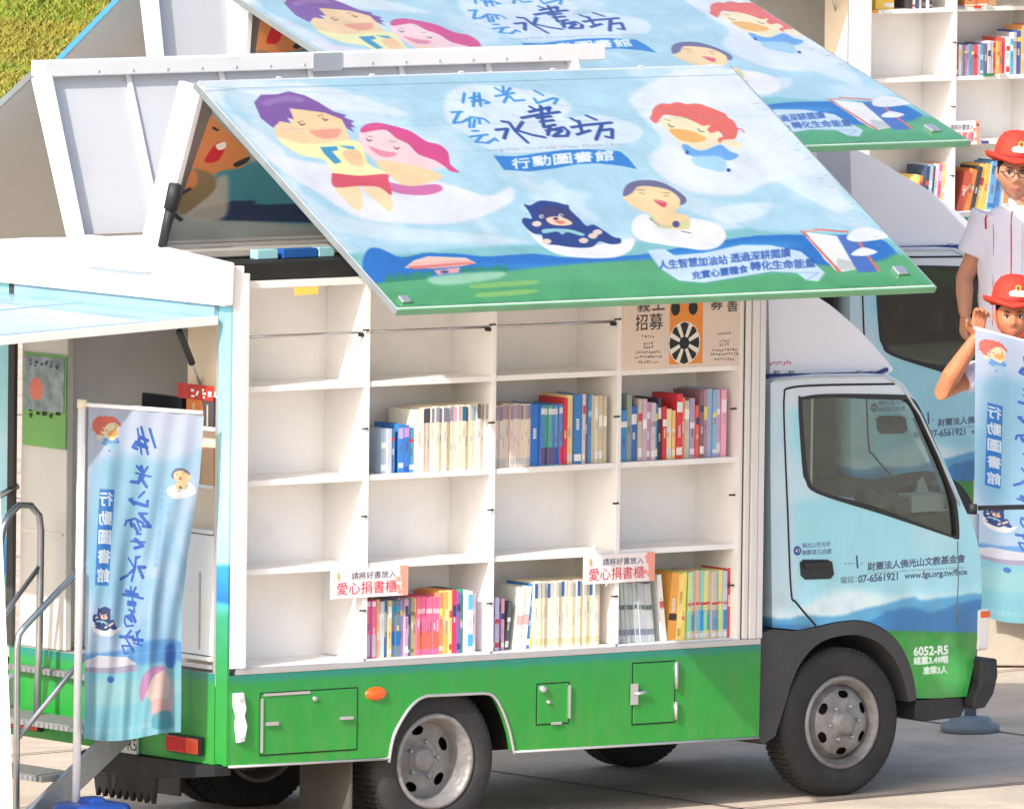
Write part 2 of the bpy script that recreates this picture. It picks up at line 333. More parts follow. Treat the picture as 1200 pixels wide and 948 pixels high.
def curly(c, f):
    g = lambda p: [f(*q) for q in p]
    c.fill(g([(240, 230), (450, 200), (700, 270), (790, 380), (960, 440), (940, 490), (760, 440), (620, 500), (450, 450), (320, 340)]), (252, 236, 190), fe=1, px=False)
    c.fill(g([(175, 180), (190, 130), (260, 90), (330, 95), (400, 78), (480, 95), (570, 90), (670, 120), (810, 175), (840, 210), (890, 240), (930, 310), (925, 350), (900, 400), (800, 410), (775, 440), (755, 400), (800, 380), (760, 335), (700, 350), (660, 320), (690, 280), (620, 285), (540, 245), (450, 210), (380, 200), (290, 190), (250, 220), (215, 265), (160, 225)]), (236, 108, 90), px=False, jit=.4)
    c.line(g([(900, 310), (960, 315), (985, 340)]), 4, (230, 90, 90), px=False)
    c.fill(g([(330, 320), (450, 318), (560, 345), (650, 390), (630, 420), (520, 432), (400, 395)]), (246, 184, 92), px=False)
    c.fill(g([(440, 460), (480, 450), (560, 495), (640, 500), (730, 465), (790, 455), (860, 510), (930, 535), (920, 565), (850, 590), (700, 570), (560, 560), (480, 530)]), (110, 172, 236), px=False)
    c.fill(g([(520, 570), (640, 550), (780, 560), (830, 620), (800, 690), (660, 665), (560, 630)]), (168, 212, 236), fe=2, px=False)
    for e in ([(320, 270), (340, 295), (370, 292)], [(580, 312), (600, 335), (632, 338)]): c.line(g(e), 3, (80, 80, 90), px=False)
    c.line(g([(292, 232), (345, 242)]), 2, (110, 100, 100), px=False); c.fill(g(oval(850, 675, 18, 16)), (40, 60, 140), px=False); c.fill(g(oval(485, 520, 16, 18)), (50, 80, 160), px=False)
def laughing(c, f):
    g = lambda p: [f(*q) for q in p]
    c.fill(g([(655, 270), (720, 235), (800, 300), (950, 260), (1100, 290), (1155, 350), (1120, 410), (1040, 432), (930, 420), (800, 400), (700, 380), (650, 330)]), (246, 246, 248), fe=1, px=False)
    c.fill(g([(600, 145), (650, 95), (800, 80), (900, 140), (915, 185), (880, 225), (950, 250), (960, 310), (900, 320), (800, 300), (740, 240), (660, 200)]), (252, 218, 160), px=False)
    c.fill(g([(600, 140), (610, 90), (660, 60), (760, 55), (850, 85), (930, 140), (938, 175), (905, 188), (905, 155), (850, 110), (770, 90), (680, 88), (645, 125)]), (108, 104, 140), px=False)
    c.fill(g([(765, 160), (830, 172), (825, 200), (795, 190)]), (220, 70, 90), px=False); c.line(g([(775, 166), (822, 175)]), 2, (250, 240, 240), px=False)
    for e in ([(665, 104), (716, 108)], [(815, 122), (850, 124)], [(690, 122), (716, 130)], [(820, 138), (846, 140)]): c.line(g(e), 2, (110, 80, 70), px=False)
    c.line(g([(745, 262), (790, 298)]), 4, (70, 60, 110), px=False); c.fill(g(oval(885, 292, 20, 18)), (70, 70, 130), px=False); c.line(g([(915, 330), (965, 340)]), 3, (90, 80, 80), px=False)
    c.fill(g([(740, 230), (800, 290), (860, 300), (850, 318), (780, 305)]), (206, 214, 150), .7, 1, px=False); c.fill(g([(905, 285), (950, 262), (958, 312), (915, 318)]), (206, 214, 150), .7, 1, px=False)
def bearcub(c, f):
    g = lambda p: [f(*q) for q in p]
    c.fill(g([(90, 330), (160, 360), (340, 410), (470, 400), (600, 375), (660, 375), (640, 430), (560, 470), (400, 475), (250, 455), (150, 400)]), (246, 244, 246), fe=1, px=False)
    c.fill(g([(62, 185), (98, 190), (150, 165), (230, 172), (280, 185), (305, 190), (310, 212), (360, 260), (400, 300), (440, 295), (500, 330), (545, 360), (585, 370), (582, 395), (530, 400), (470, 385), (430, 415), (340, 418), (240, 405), (170, 395), (160, 350), (110, 340), (55, 285), (62, 258), (105, 262), (88, 220)]), (36, 58, 130), px=False)
    c.fill(g([(140, 230), (210, 190), (290, 215), (330, 270), (320, 300), (250, 300), (180, 280)]), (62, 52, 96), .8, 1, px=False)
    c.fill(g([(182, 262), (230, 250), (290, 262), (325, 288), (280, 300), (210, 292)]), (248, 214, 180), px=False); c.fill(g([(225, 272), (285, 276), (262, 292)]), (230, 120, 110), px=False)
    c.fill(g(oval(235, 262, 14, 6)), (40, 30, 50), px=False)
    for x, y in ((158, 250), (262, 245)): c.fill(g(oval(x, y, 13, 10)), (240, 240, 245), px=False); c.fill(g(oval(x+2, y, 6, 5)), (30, 30, 50), px=False)
    c.fill(g([(165, 320), (250, 315), (320, 322), (390, 345), (370, 355), (300, 335), (270, 348), (240, 332), (170, 342)]), (150, 208, 214), px=False)
    for x, y in ((132, 290), (460, 335), (185, 385), (385, 380), (435, 355)): c.fill(g(oval(x, y, 26, 15)), (236, 214, 196), px=False)
STK = []
def strokes(c, f, w, navyc=(44, 72, 150), bluec=(58, 142, 214)):
    """brush lettering on a 5x sketch grid"""
    B = [  # Fo
        [(120, 100), (110, 155)], [(150, 130), (200, 118), (215, 135), (165, 150)], [(178, 98), (172, 178)], [(205, 100), (215, 175)], [(165, 150), (235, 140)], [(235, 140), (265, 155), (240, 160)],
        # guang
        [(300, 70), (335, 90)], [(345, 60), (350, 105)], [(388, 70), (365, 95)], [(300, 118), (410, 98)], [(352, 105), (372, 118), (350, 155)], [(385, 118), (410, 145), (470, 140)],
        # shan
        [(530, 85), (580, 112)], [(528, 130), (545, 158), (640, 130)], [(640, 128), (665, 132), (645, 162)],
        # yun
        [(45, 212), (105, 208)], [(90, 210), (55, 275), (110, 268)], [(110, 268), (160, 240), (235, 250), (262, 272)], [(150, 250), (150, 300)], [(180, 255), (172, 300)], [(205, 252), (210, 278)], [(165, 322), (200, 320)], [(152, 355), (255, 342)], [(225, 345), (185, 385), (260, 392)], [(255, 392), (300, 365), (315, 380)]]
    N = [  # shui
        [(340, 265), (372, 270)], [(305, 315), (372, 308), (352, 365)], [(380, 270), (420, 325), (490, 388)], [(460, 268), (425, 318)], [(430, 318), (520, 345), (590, 358)],
        # shu
        [(505, 180), (545, 200)], [(500, 210), (620, 182), (610, 205)], [(455, 245), (560, 225), (675, 210)], [(565, 175), (585, 300)], [(545, 245), (625, 235)], [(565, 268), (640, 258)], [(590, 298), (650, 285)], [(600, 320), (700, 300), (730, 325), (720, 350), (640, 352)], [(620, 300), (608, 345)], [(640, 315), (690, 318), (650, 345)],
        # fang
        [(745, 248), (790, 272)], [(748, 300), (840, 285)], [(790, 262), (808, 325)], [(780, 342), (855, 318)], [(835, 232), (890, 255)], [(845, 285), (980, 272)], [(925, 285), (890, 372)], [(915, 318), (985, 310), (985, 362), (950, 355)]]
    STK[:] = [B[0:6], B[6:12], B[12:15], B[15:24], N[0:5], N[5:15], N[15:24]]
    for s_ in B: c.line([f(*p) for p in s_], w*1.0, bluec, px=False)
    for s_ in N: c.line([f(*p) for p in s_], w*1.3, navyc, px=False)
def wing_art(ca=(0, 0), lb=(0, 0)):
    sh_ = lambda p, d: [(x+d[0], y+d[1]) for x, y in p]
    c = Canvas(BL*RS, WL*RS, wfn, SKY); h, w = c.h, c.w
    n1 = vnoise(h, w, 130, 4); n2 = vnoise(h, w, 26, 3)
    k = np.clip((n1-.52)*3.2, 0, .5)[..., None]; c.a = c.a*(1-k)+np.array((232, 240, 246))*k; c.a += ((n2-.5)*10)[..., None]
    P = lambda pts, col_=(238, 242, 247), al=.9, fe=5: c.fill(pts, col_, al, fe)
    P([(215, 92), (330, 96), (395, 105), (440, 120), (480, 136), (430, 132), (380, 128), (300, 112), (262, 105), (280, 150), (330, 195), (330, 175), (260, 125)], (240, 244, 248), .7)
    P([(310, 180), (360, 190), (430, 200), (520, 215), (570, 230), (598, 220), (600, 235), (575, 250), (530, 262), (470, 262), (420, 255), (370, 225), (330, 200)], (238, 238, 244), .95, 3)
    P([(330, 200), (360, 230), (420, 260), (560, 275), (620, 285), (500, 285), (410, 275), (380, 262), (350, 230)], (226, 238, 246), .6)
    P(sh_([(745, 130), (740, 112), (790, 85), (850, 80), (880, 105), (915, 150), (930, 175), (960, 200), (900, 215), (860, 230), (800, 222), (760, 190), (775, 165)], ca), (238, 242, 248), .85)
    P([(835, 245), (900, 238), (890, 255), (850, 262)], (236, 244, 250), .7, 4); P([(900, 110), (930, 150), (975, 205), (990, 250), (940, 230), (890, 190)], (232, 242, 249), .7, 6)
    P([(525, 110), (560, 100), (640, 110), (670, 125), (660, 140), (700, 135), (750, 150), (735, 170), (640, 178), (580, 178), (550, 160), (522, 140)], (226, 238, 248), .85, 3)
    # hills and grass along the bottom
    c.fill([(400, 300), (470, 298), (560, 290), (700, 285), (760, 282), (800, 278), (870, 268), (900, 272), (1000, 275), (1060, 290), (1100, 345), (440, 375), (420, 330)], (112, 186, 190), .8, 5, jit=.5)
    c.fill([(425, 320), (430, 294), (446, 292), (470, 302), (500, 297), (540, 298), (570, 301), (625, 298), (665, 302), (740, 300), (790, 292), (860, 280), (900, 276), (960, 276), (1030, 280), (1070, 320), (1120, 350), (440, 380)], (34, 112, 198), 1, 1, jit=.6)
    c.fill([(560, 310), (700, 308), (860, 285), (940, 288), (800, 312), (680, 320)], (60, 150, 214), .6, 6)
    c.fill([(436, 335), (460, 330), (520, 325), (600, 317), (700, 308), (800, 304), (900, 306), (980, 312), (1030, 306), (1060, 300), (1125, 345), (1125, 380), (440, 395), (430, 350)], (88, 172, 112), 1, 3)
    c.fill([(450, 345), (600, 333), (900, 325), (1060, 325), (1100, 345), (470, 368)], (70, 162, 92), .6, 8)
    for x0_, x1_ in ((452, 505), (540, 595)):
        for i in range(34):
            x = x0_+(x1_-x0_)*i/34; y = 331-(x-452)*.085; c.line([(x, y), (x+random.uniform(-3, 4), y-random.uniform(5, 10))], 3, (42, 138, 84))
    c.fill(Z(430, 280, 3.636, [(158, 125), (200, 92), (260, 75), (420, 82), (465, 105), (400, 118), (280, 128)]), (248, 208, 190), sm=False)
    c.fill(Z(430, 280, 3.636, [(170, 118), (440, 98), (462, 108), (200, 132)]), (226, 110, 100), .8, sm=False); c.fill(Z(430, 280, 3.636, [(190, 104), (430, 90), (440, 95), (195, 110)]), (250, 170, 150), .8, sm=False)
    c.fill(Z(430, 280, 3.636, [(285, 135), (395, 122), (390, 145), (300, 155)]), (236, 170, 170), 1, 0, sm=False); c.fill(Z(430, 280, 3.636, oval(330, 142, 18, 8)), (90, 90, 150))
    c.fill(Z(430, 280, 3.636, [(280, 160), (560, 140), (570, 165), (430, 190), (290, 195)]), (176, 222, 190), .8, 3)
    for i in range(2): c.fill(Z(430, 280, 3.636, [(460+20*i, 195+38*i), (700, 178+38*i), (705, 195+38*i), (465+20*i, 212+38*i)]), (176, 214, 92), .55, 1)
    # ribbon with the motto
    c.fill(Z(740, 250, 3.43, [(60, 150), (130, 145), (170, 170), (290, 160), (440, 128), (560, 130), (680, 155), (730, 200), (775, 240), (750, 275), (700, 270), (660, 240), (560, 235), (440, 255), (290, 280), (190, 272), (110, 220)]), (206, 228, 244), 1, 1, sm=False)
    c.line(Z(740, 250, 3.43, [(60, 152), (110, 222), (190, 274), (290, 281), (440, 257), (560, 237), (660, 242)]), 2, (110, 170, 214)); c.line(Z(740, 250, 3.43, [(665, 240), (750, 240), (700, 270)]), 3, (150, 194, 226))
    zz = lambda *q: Z(740, 250, 3.43, q)
    tc_ = (44, 84, 168)
    c.text("人生智慧加油站", *zz((110, 228), (385, 205), (106, 192)), tc_, bold=.5); c.text("透過深耕閱讀", *zz((398, 200), (638, 176), (394, 164)), tc_, bold=.5)
    c.text("充實心靈糧食", *zz((245, 268), (468, 240), (240, 236)), tc_, bold=.5); c.text("轉化生命能量", *zz((478, 232), (738, 218), (474, 196)), tc_, bold=.5)
    # the open book
    g = lambda q: Z(740, 250, 3.43, q)
    c.fill(g([(700, 78), (840, 95), (910, 225), (835, 238), (775, 190)]), (244, 242, 236), sm=False); c.fill(g([(825, 180), (900, 200), (912, 226), (820, 232)]), (186, 196, 190), .8, 1, sm=False)
    c.fill(g([(825, 95), (920, 80), (985, 235), (910, 240)]), (70, 108, 190), 1, 1, sm=False, jit=.3)
    c.line(g([(685, 75), (835, 235)]), 7, (226, 96, 84)); c.line(g([(740, 66), (865, 76)]), 6, (226, 100, 90)); c.line(g([(690, 76), (760, 68)]), 5, (236, 150, 130)); c.line(g([(905, 105), (940, 160), (990, 230)]), 7, (232, 112, 84))
    c.line(g([(700, 95), (820, 232)]), 3, (250, 220, 190))
    c.fill(g([(862, 100), (900, 65), (960, 60), (1030, 92), (990, 108), (900, 116)]), (240, 244, 248)); c.fill(g([(880, 168), (920, 140), (960, 145), (985, 158), (940, 172)]), (244, 246, 250))
    f4 = lambda x, y: c.fn(280+x/4.286, 95+y/4.286)
    kids(c, f4); curly(c, lambda x, y: c.fn(740+ca[0]+x/7.5, 110+ca[1]+y/7.5)); laughing(c, lambda x, y: c.fn(600+lb[0]+x/4.615, 200+lb[1]+y/4.615)); bearcub(c, lambda x, y: c.fn(600+x/4.615, 200+y/4.615))
    fA = lambda x, y: c.fn(520+x/5, 90+y/5)
    strokes(c, fA, 6.5)
    c.text("Fo Guang Shan Cloud and Water Mobile Library", (554, 180), (736, 172), (554, 175.5), (150, 176, 196))
    c.fill(Z(520, 90, 5, [(290, 465), (420, 470), (560, 450), (700, 432), (850, 428), (1030, 440), (1080, 480), (1130, 545), (1040, 525), (900, 510), (780, 515), (650, 540), (500, 558), (350, 548)]), (48, 128, 208), sm=False)
    for i, ch in enumerate("行動圖書館"):
        x = 402+i*122; y = 545-i*11-(4 if 0 < i < 4 else 0)
        c.text(ch, *Z(520, 90, 5, [(x, y), (x+104, y-10), (x-8, y-60)]), (238, 246, 252), bold=1.2)
    nn = vnoise(h, w, 60, 5); n3 = vnoise(h, w, 9, 2); c.a *= (1+(nn-.5)*.13+(n3-.5)*.05)[..., None]; c.a = c.a*.96+np.array((236, 240, 242))*.04
    for q in range(3): c.a[..., q] = boxblur(c.a[..., q].astype(np.float32), 1)
    # seams, scratches and rivets of the sheet
    for yy in (0, 1):
        c.line([(230+yy*26, 102+yy*6), (300, 105-yy*0), (800, 90+yy*42)], 1.4, (120, 170, 196), .5)
    c.line([(240, 108), (282, 104), (560, 97), (870, 88)], 1.6, (66, 130, 170), .75); c.line([(330, 152), (560, 146), (900, 136)], 1.3, (140, 180, 205), .6)
    for i in range(46):
        t = random.random(); x, y = 870+t*215, 85+t*252; a = random.uniform(0, 16)
        c.line([(x-a, y), (x-a-random.uniform(1, 7), y+random.uniform(-2, 2))], 1.5, random.choice([(120, 160, 190), (90, 120, 130), (230, 236, 236)]), .6)
    for i in range(30):
        x = random.uniform(480, 1085); c.line([(x, 358-(x-480)*.043), (x+random.uniform(4, 18), 358-(x-480)*.043)], 1.6, (40, 90, 70), .5)
    return c
WINGIMG = wing_art().image('wing_print', .58); wingmat = imgmat('wing_print', WINGIMG, .38)

wingmat2 = imgmat('wing_print_second', wing_art((74, -2), (36, -30)).image('wing_print_second', .58), .38)
# inner face of the raised roof half
UA = np.array([0, .584, 2.72]); UB = np.array([0, .20, 3.40])
UD = (UB-UA)/np.linalg.norm(UB-UA); UN = np.cross([1, 0, 0], UD)
def inner_art():
    c = Canvas(BL*200, .8*300, lambda px, py: ((lambda p: (p[0]*200, (0.8-float(np.dot(p-UA, UD)))*300))(onplane(px, py, UA, UN))), (150, 160, 160))
    n = vnoise(c.h, c.w, 40, 4); c.a += ((n-.5)*26)[..., None]
    c.fill([(255, 200), (300, 190), (700, 180), (760, 240), (700, 262), (340, 262), (265, 235)], (60, 132, 148), 1, 3); c.fill([(265, 238), (300, 236), (340, 240), (760, 226), (760, 262), (262, 258)], (24, 46, 82), 1, 1, jit=.6)
    c.fill([(225, 235), (262, 205), (268, 225), (262, 256), (220, 256)], (176, 168, 156), .9, 2)
    c.fill([(222, 160), (240, 132), (262, 150), (290, 178), (286, 195), (262, 200), (240, 206), (220, 190), (214, 175)], (206, 128, 74), 1, 1)
    c.fill([(213, 210), (228, 198), (250, 206), (252, 222), (232, 240), (214, 252), (205, 240)], (132, 112, 78), 1, 1); c.fill([(205, 205), (228, 200), (230, 218), (212, 222)], (200, 124, 76), 1, 1)
    c.fill([(225, 145), (240, 128), (248, 134), (232, 150)], (36, 32, 40)); c.fill([(274, 192), (292, 184), (290, 190), (278, 196)], (36, 32, 40))
    c.fill([(240, 187), (254, 168), (264, 172), (256, 188), (244, 191)], (196, 28, 36)); c.fill([(253, 170), (264, 167), (264, 174), (256, 176)], (236, 232, 226)); c.line([(250, 150), (255, 153)], 3, (30, 26, 30)); c.line([(204, 232), (222, 222)], 5, (40, 40, 46)); c.line([(203, 250), (212, 258)], 5, (36, 36, 40))
    return c
innermat = imgmat('inner_print', inner_art().image('inner_print'), .6)

# ------------------------------------------------------------------ cab side print
def cab_art():
    rs = 480.; x0, z1 = 3.05, 2.10
    c = Canvas(1.5*rs, 1.7*rs, lambda px, py: ((lambda q: ((q[0]-x0)*rs, (z1-q[1])*rs))(oy(px, py, .03))), (150, 210, 224)); h, w = c.h, c.w
    yy = np.linspace(0, 1, h)[:, None, None]; c.a[:] = c.a*(1-np.clip(yy*1.2-.2, 0, 1))+np.array((158, 214, 228))*np.clip(yy*1.2-.2, 0, 1)
    n = vnoise(h, w, 160, 4); k = np.clip((n-.45)*3, 0, .6)[..., None]; c.a = c.a*(1-k)+np.array((206, 222, 230))*k
    c.fill([(895, 430), (1180, 430), (1180, 470), (895, 475)], (206, 212, 220), .9, 12); c.fill([(895, 430), (928, 440), (930, 560), (935, 700), (895, 700)], (196, 212, 222), .7, 8)
    c.fill([(895, 712), (930, 716), (990, 690), (1050, 700), (1070, 696), (1100, 700), (1160, 696), (1160, 730), (895, 735)], (218, 234, 240), .9, 10)
    c.fill([(895, 725), (920, 726), (945, 722), (985, 722), (1010, 715), (1040, 708), (1070, 700), (1085, 704), (1110, 700), (1170, 700), (1170, 760), (895, 760)], (72, 158, 204), .9, 3, jit=.8)
    c.fill([(895, 733), (960, 733), (1020, 728), (1045, 716), (1075, 712), (1095, 718), (1130, 706), (1170, 708), (1170, 760), (895, 760)], (44, 120, 184), .85, 3, jit=.8)
    c.fill([(895, 741), (1040, 739), (1170, 742), (1170, 840), (895, 840)], (44, 150, 60), 1, 2, sm=False); c.fill([(1100, 760), (1120, 745), (1128, 800), (1110, 815)], (110, 190, 120), .35, 6)
    nn = vnoise(h, w, 70, 6); c.a *= (1+(nn-.5)*np.clip((yy[..., 0]-.6)*6, 0, 1)*.5)[..., None]
    T = c.text
    T("財團法人佛光山文教基金會", (1020, 669), (1134, 659), (1020, 659.5), (70, 84, 116), bold=.5)
    T("Fo Guang Shan Foundation for Buddhist Culture & Education", (1020, 673.5), (1133, 667), (1020, 670), (130, 160, 178))
    T("電話：", (988, 684), (1007, 682.5), (988, 676), (84, 100, 128)); T("07-6561921", (1009, 683), (1055, 679.5), (1009, 674.5), (60, 76, 110), bold=.5); T("www.fgs.org.tw/fbce", (1063, 680.5), (1136, 675.5), (1063, 671.5), (70, 88, 120), bold=.4)
    c.line([(1007, 652), (1008, 665)], 5, (50, 66, 100)); 
    for x in (993, 997, 1001, 1012): c.line([(x, 661), (x+2, 660)], 2, (90, 110, 140))
    c.fill(oval(937.5, 645.5, 4.5, 5.5), (36, 66, 130)); T("41", (935, 648), (940, 647.6), (935, 643), (240, 244, 250)); T("佛光山月光寺", (943, 642.5), (976, 640.5), (943, 636.5), (66, 86, 130)); T("陳蔡望玉捐贈", (943, 651), (977, 649), (943, 645), (66, 86, 130))
    T("6052-R5", (1074, 768.5), (1114, 766.5), (1074, 758.5), (238, 244, 240), bold=1); T("總重3.49噸", (1074, 779), (1114, 777), (1074, 770), (226, 240, 228), bold=.8); T("准乘3人", (1085, 790.5), (1113, 789), (1085, 781.5), (226, 240, 228), bold=.8)
    return c, x0, z1, rs
cc, CX0, CZ1, CRS = cab_art(); cabmat = imgmat('cab_print', cc.image('cab_print', 1.12), .28); cabmat.node_tree.nodes['Principled BSDF'].inputs['Coat Weight'].default_value = .4
cabuv = lambda p: ((p[0]-CX0)*CRS/cc.w, 1-(CZ1-p[2])*CRS/cc.h)

# ------------------------------------------------------------------ hanging banner print, 0.55 x 1.62 m, lettering seen from its back
def banner_art():
    k = 4.; c = Canvas(134*k, 392*k, lambda x, y: (x*k, y*k), (150, 200, 232)); h, w = c.h, c.w
    n = vnoise(h, w, 200, 4); q = np.clip((n-.42)*3, 0, .75)[..., None]; c.a = c.a*(1-q)+np.array((196, 214, 242))*q
    c.fill([(0, 0), (134, 0), (134, 40), (90, 60), (40, 50), (0, 62)], (204, 214, 240), .8, 20); c.fill([(10, 80), (60, 70), (66, 200), (10, 210)], (120, 190, 220), .6, 24)
    c.fill([(0, 294), (30, 288), (60, 284), (90, 278), (134, 284), (134, 310), (0, 310)], (70, 146, 220), .8, 5, jit=1); c.fill([(0, 306), (134, 306), (134, 395), (0, 395)], (128, 204, 220), .9, 8, sm=False); c.fill([(0, 325), (60, 322), (134, 330), (134, 345), (0, 350)], (168, 216, 214), .6, 12)
    c.fill([(-5, 302), (20, 292), (58, 294), (72, 304), (-5, 308)], (222, 220, 232), sm=False); c.fill([(-5, 308), (70, 304), (76, 312), (-5, 313)], (168, 160, 190), sm=False); c.fill(oval(36, 320, 5, 4), (50, 110, 200))
    def fit(sk, cx, cy, x, y, m, mx=-1):
        ox2, oy2, kk = sk
        def f(a, b): q = wfn(ox2+a/kk, oy2+b/kk); return (x+mx*(q[0]-cx)*m)*k, (y+(q[1]-cy)*m)*k
        return f
    curly(c, fit((740, 110, 7.5), 1125, 245, 21, 30, .17)); laughing(c, fit((600, 200, 4.615), 855, 480, 112, 82, .155)); bearcub(c, fit((600, 200, 4.615), 580, 540, 27, 250, .17, 1))
    c.fill([(100, 316), (112, 312), (120, 330), (124, 350), (116, 378), (98, 372), (94, 340)], (226, 190, 210), .9, 6); c.fill([(80, 330), (90, 316), (108, 316), (118, 330), (112, 352), (92, 350)], (248, 214, 200), .9, 3); c.fill([(76, 338), (82, 318), (98, 310), (112, 314), (96, 322), (86, 340), (80, 350)], (200, 130, 190), .9, 2)
    c.fill([(112, 290), (120, 284), (126, 292), (124, 312), (114, 312)], (40, 96, 200), .8, 4); c.fill([(94, 350), (112, 352), (118, 368), (96, 370)], (240, 176, 170), .8, 3); c.fill([(96, 368), (118, 366), (122, 386), (96, 384)], (60, 160, 180), .8, 3)
    c.fill([(15, 96), (33, 96), (31, 210), (12, 210)], (36, 120, 208), sm=False)
    for i, ch in enumerate("行動圖書館"): y = 116+i*22.5; c.text(ch, (15.5, y), (31, y), (15.5, y-16), (222, 236, 250), mirror=True, bold=2)
    bl = (44, 96, 196)
    for g_, (x, y, ww, hh) in zip(STK, ((54, 22, 26, 32), (54, 66, 22, 24), (52, 98, 24, 17), (48, 124, 32, 42), (48, 176, 30, 30), (50, 212, 28, 44), (48, 262, 32, 28))):
        U = [[wfn(520+a/5, 90+b/5) for a, b in st] for st in g_]; al = np.array([q for st in U for q in st]); mn = al.min(0); sz_ = al.max(0)-mn
        for j, st in enumerate(U): c.line([((x+ww*(1-(q[0]-mn[0])/sz_[0])-(q[1]-mn[1])/sz_[1]*4+2)*k, (y+hh*(q[1]-mn[1])/sz_[1]+2*math.sin(j*2.))*k) for q in st], 13+4*math.sin(j*1.7), bl, px=False)
    c.text("人生智慧加油站透過深耕閱讀", (96, 190), (96, 90), (90, 190), (100, 160, 220), .8, mirror=True); c.text("充實心靈糧食轉化生命能量", (104, 210), (105, 112), (98, 210), (110, 170, 224), .7, mirror=True)
    c.text("財團法人佛光山文教基金會", (12, 384), (92, 382), (12, 377), (190, 226, 236), .8, mirror=True)
    for y in (96, 196, 292): c.line([(0, y), (134, y+1)], 2, (180, 210, 236), .6)
    for x in (44, 88): c.line([(x, 0), (x+1, 392)], 2, (190, 214, 240), .5)
    c.a = c.a*.92+np.array((226, 234, 248))*.08
    return c
bannermat = imgmat('banner_print', banner_art().image('banner_print', .62), .55, thin=.3)
# ------------------------------------------------------------------ setting
def ground_sheet(name, pts, z, m, dz=0):
    b = MB(); b.add([(x, y, gz(x)+dz) for x, y in pts], [tuple(range(len(pts)))]); o = b.build(name, m); tag(o, kind='structure'); return o
conc = mat('apron_concrete', (206, 188, 168), .85, var=.2, scale=2.6, bump=.8, bscale=45, dirt=.75, dirtc=(140, 128, 114))
n_ = conc.node_tree; 
grassm = mat('grass_blades', (118, 146, 32), .8, var=.3, scale=3)
GX = -30, 140
ground_sheet('pavement', [(-60, -60), (150, -60), (150, 38), (-60, 38)], 0, conc)
soil = mat('lawn_soil', (138, 138, 46), .95, var=.25, scale=.35, bump=.6, dirt=.6, dirtc=(120, 150, 40))
ground_sheet('lawn', [(-1500, 38.01), (1500, 38.01), (1500, 1500), (-1500, 1500)], 0, soil, .0)
ground_sheet('outer_pavement', [(-1500, -60.01), (1500, -60.01), (1500, -1500), (-1500, -1500)], 0, conc)
# joints of the concrete slabs
jm = mat('joint_filler', (96, 90, 82), .9)
for i in range(6):
    b = MB(); x = -3.2+i*3.; b.add([(x-.01, -12, gz(x)+.004), (x+.01, -12, gz(x)+.004), (x+.01+.6, 34, gz(x+.6)+.004), (x-.01+.6, 34, gz(x+.6)+.004)], [(0, 1, 2, 3)]); tag(b.build('slab_joint', jm), kind='structure')
for i in range(6):
    y = -4.1+i*4.; b = MB(); b.add([(-30, y-.01, gz(-30)+.008), (50, y-.01, gz(50)+.008), (50, y+.01, gz(50)+.008), (-30, y+.01, gz(-30)+.008)], [(0, 1, 2, 3)]); tag(b.build('slab_joint', jm), kind='structure')
# grass tufts of the lawn in view, one mass
b = MB(); gr = np.random.default_rng(3)
for i in range(60000):
    y = 41+gr.random()*20; xc = CAM[0]+(y-CAM[1])*math.tan(YAW-.0285); x = xc+gr.uniform(-1.6, 2.2); z = gz(x)
    dry = math.sin(y*.9+math.sin(x*2.1)*1.3)*.5+gr.random(); hh = gr.uniform(.02, .06); a = gr.uniform(0, 6.3); w_ = .015
    b.v += [(x-w_*math.cos(a), y-w_*math.sin(a), z), (x+w_*math.cos(a), y+w_*math.sin(a), z), (x+gr.uniform(-.06, .06), y+gr.uniform(-.06, .06), z+hh)]; n0 = len(b.v); b.f.append((n0-3, n0-2, n0-1)); b.m.append(0 if y > 52+gr.normal()*2.5 else (1 if dry < .9 else 2)); b.sm.append(False)
tag(b.build('grass', [grassm, mat('dry_grass', (150, 140, 50), .8, var=.3, scale=3), mat('olive_grass', (128, 144, 44), .8, var=.3)]), 'patchy green and yellow grass beyond the trucks', 'grass', kind='stuff')

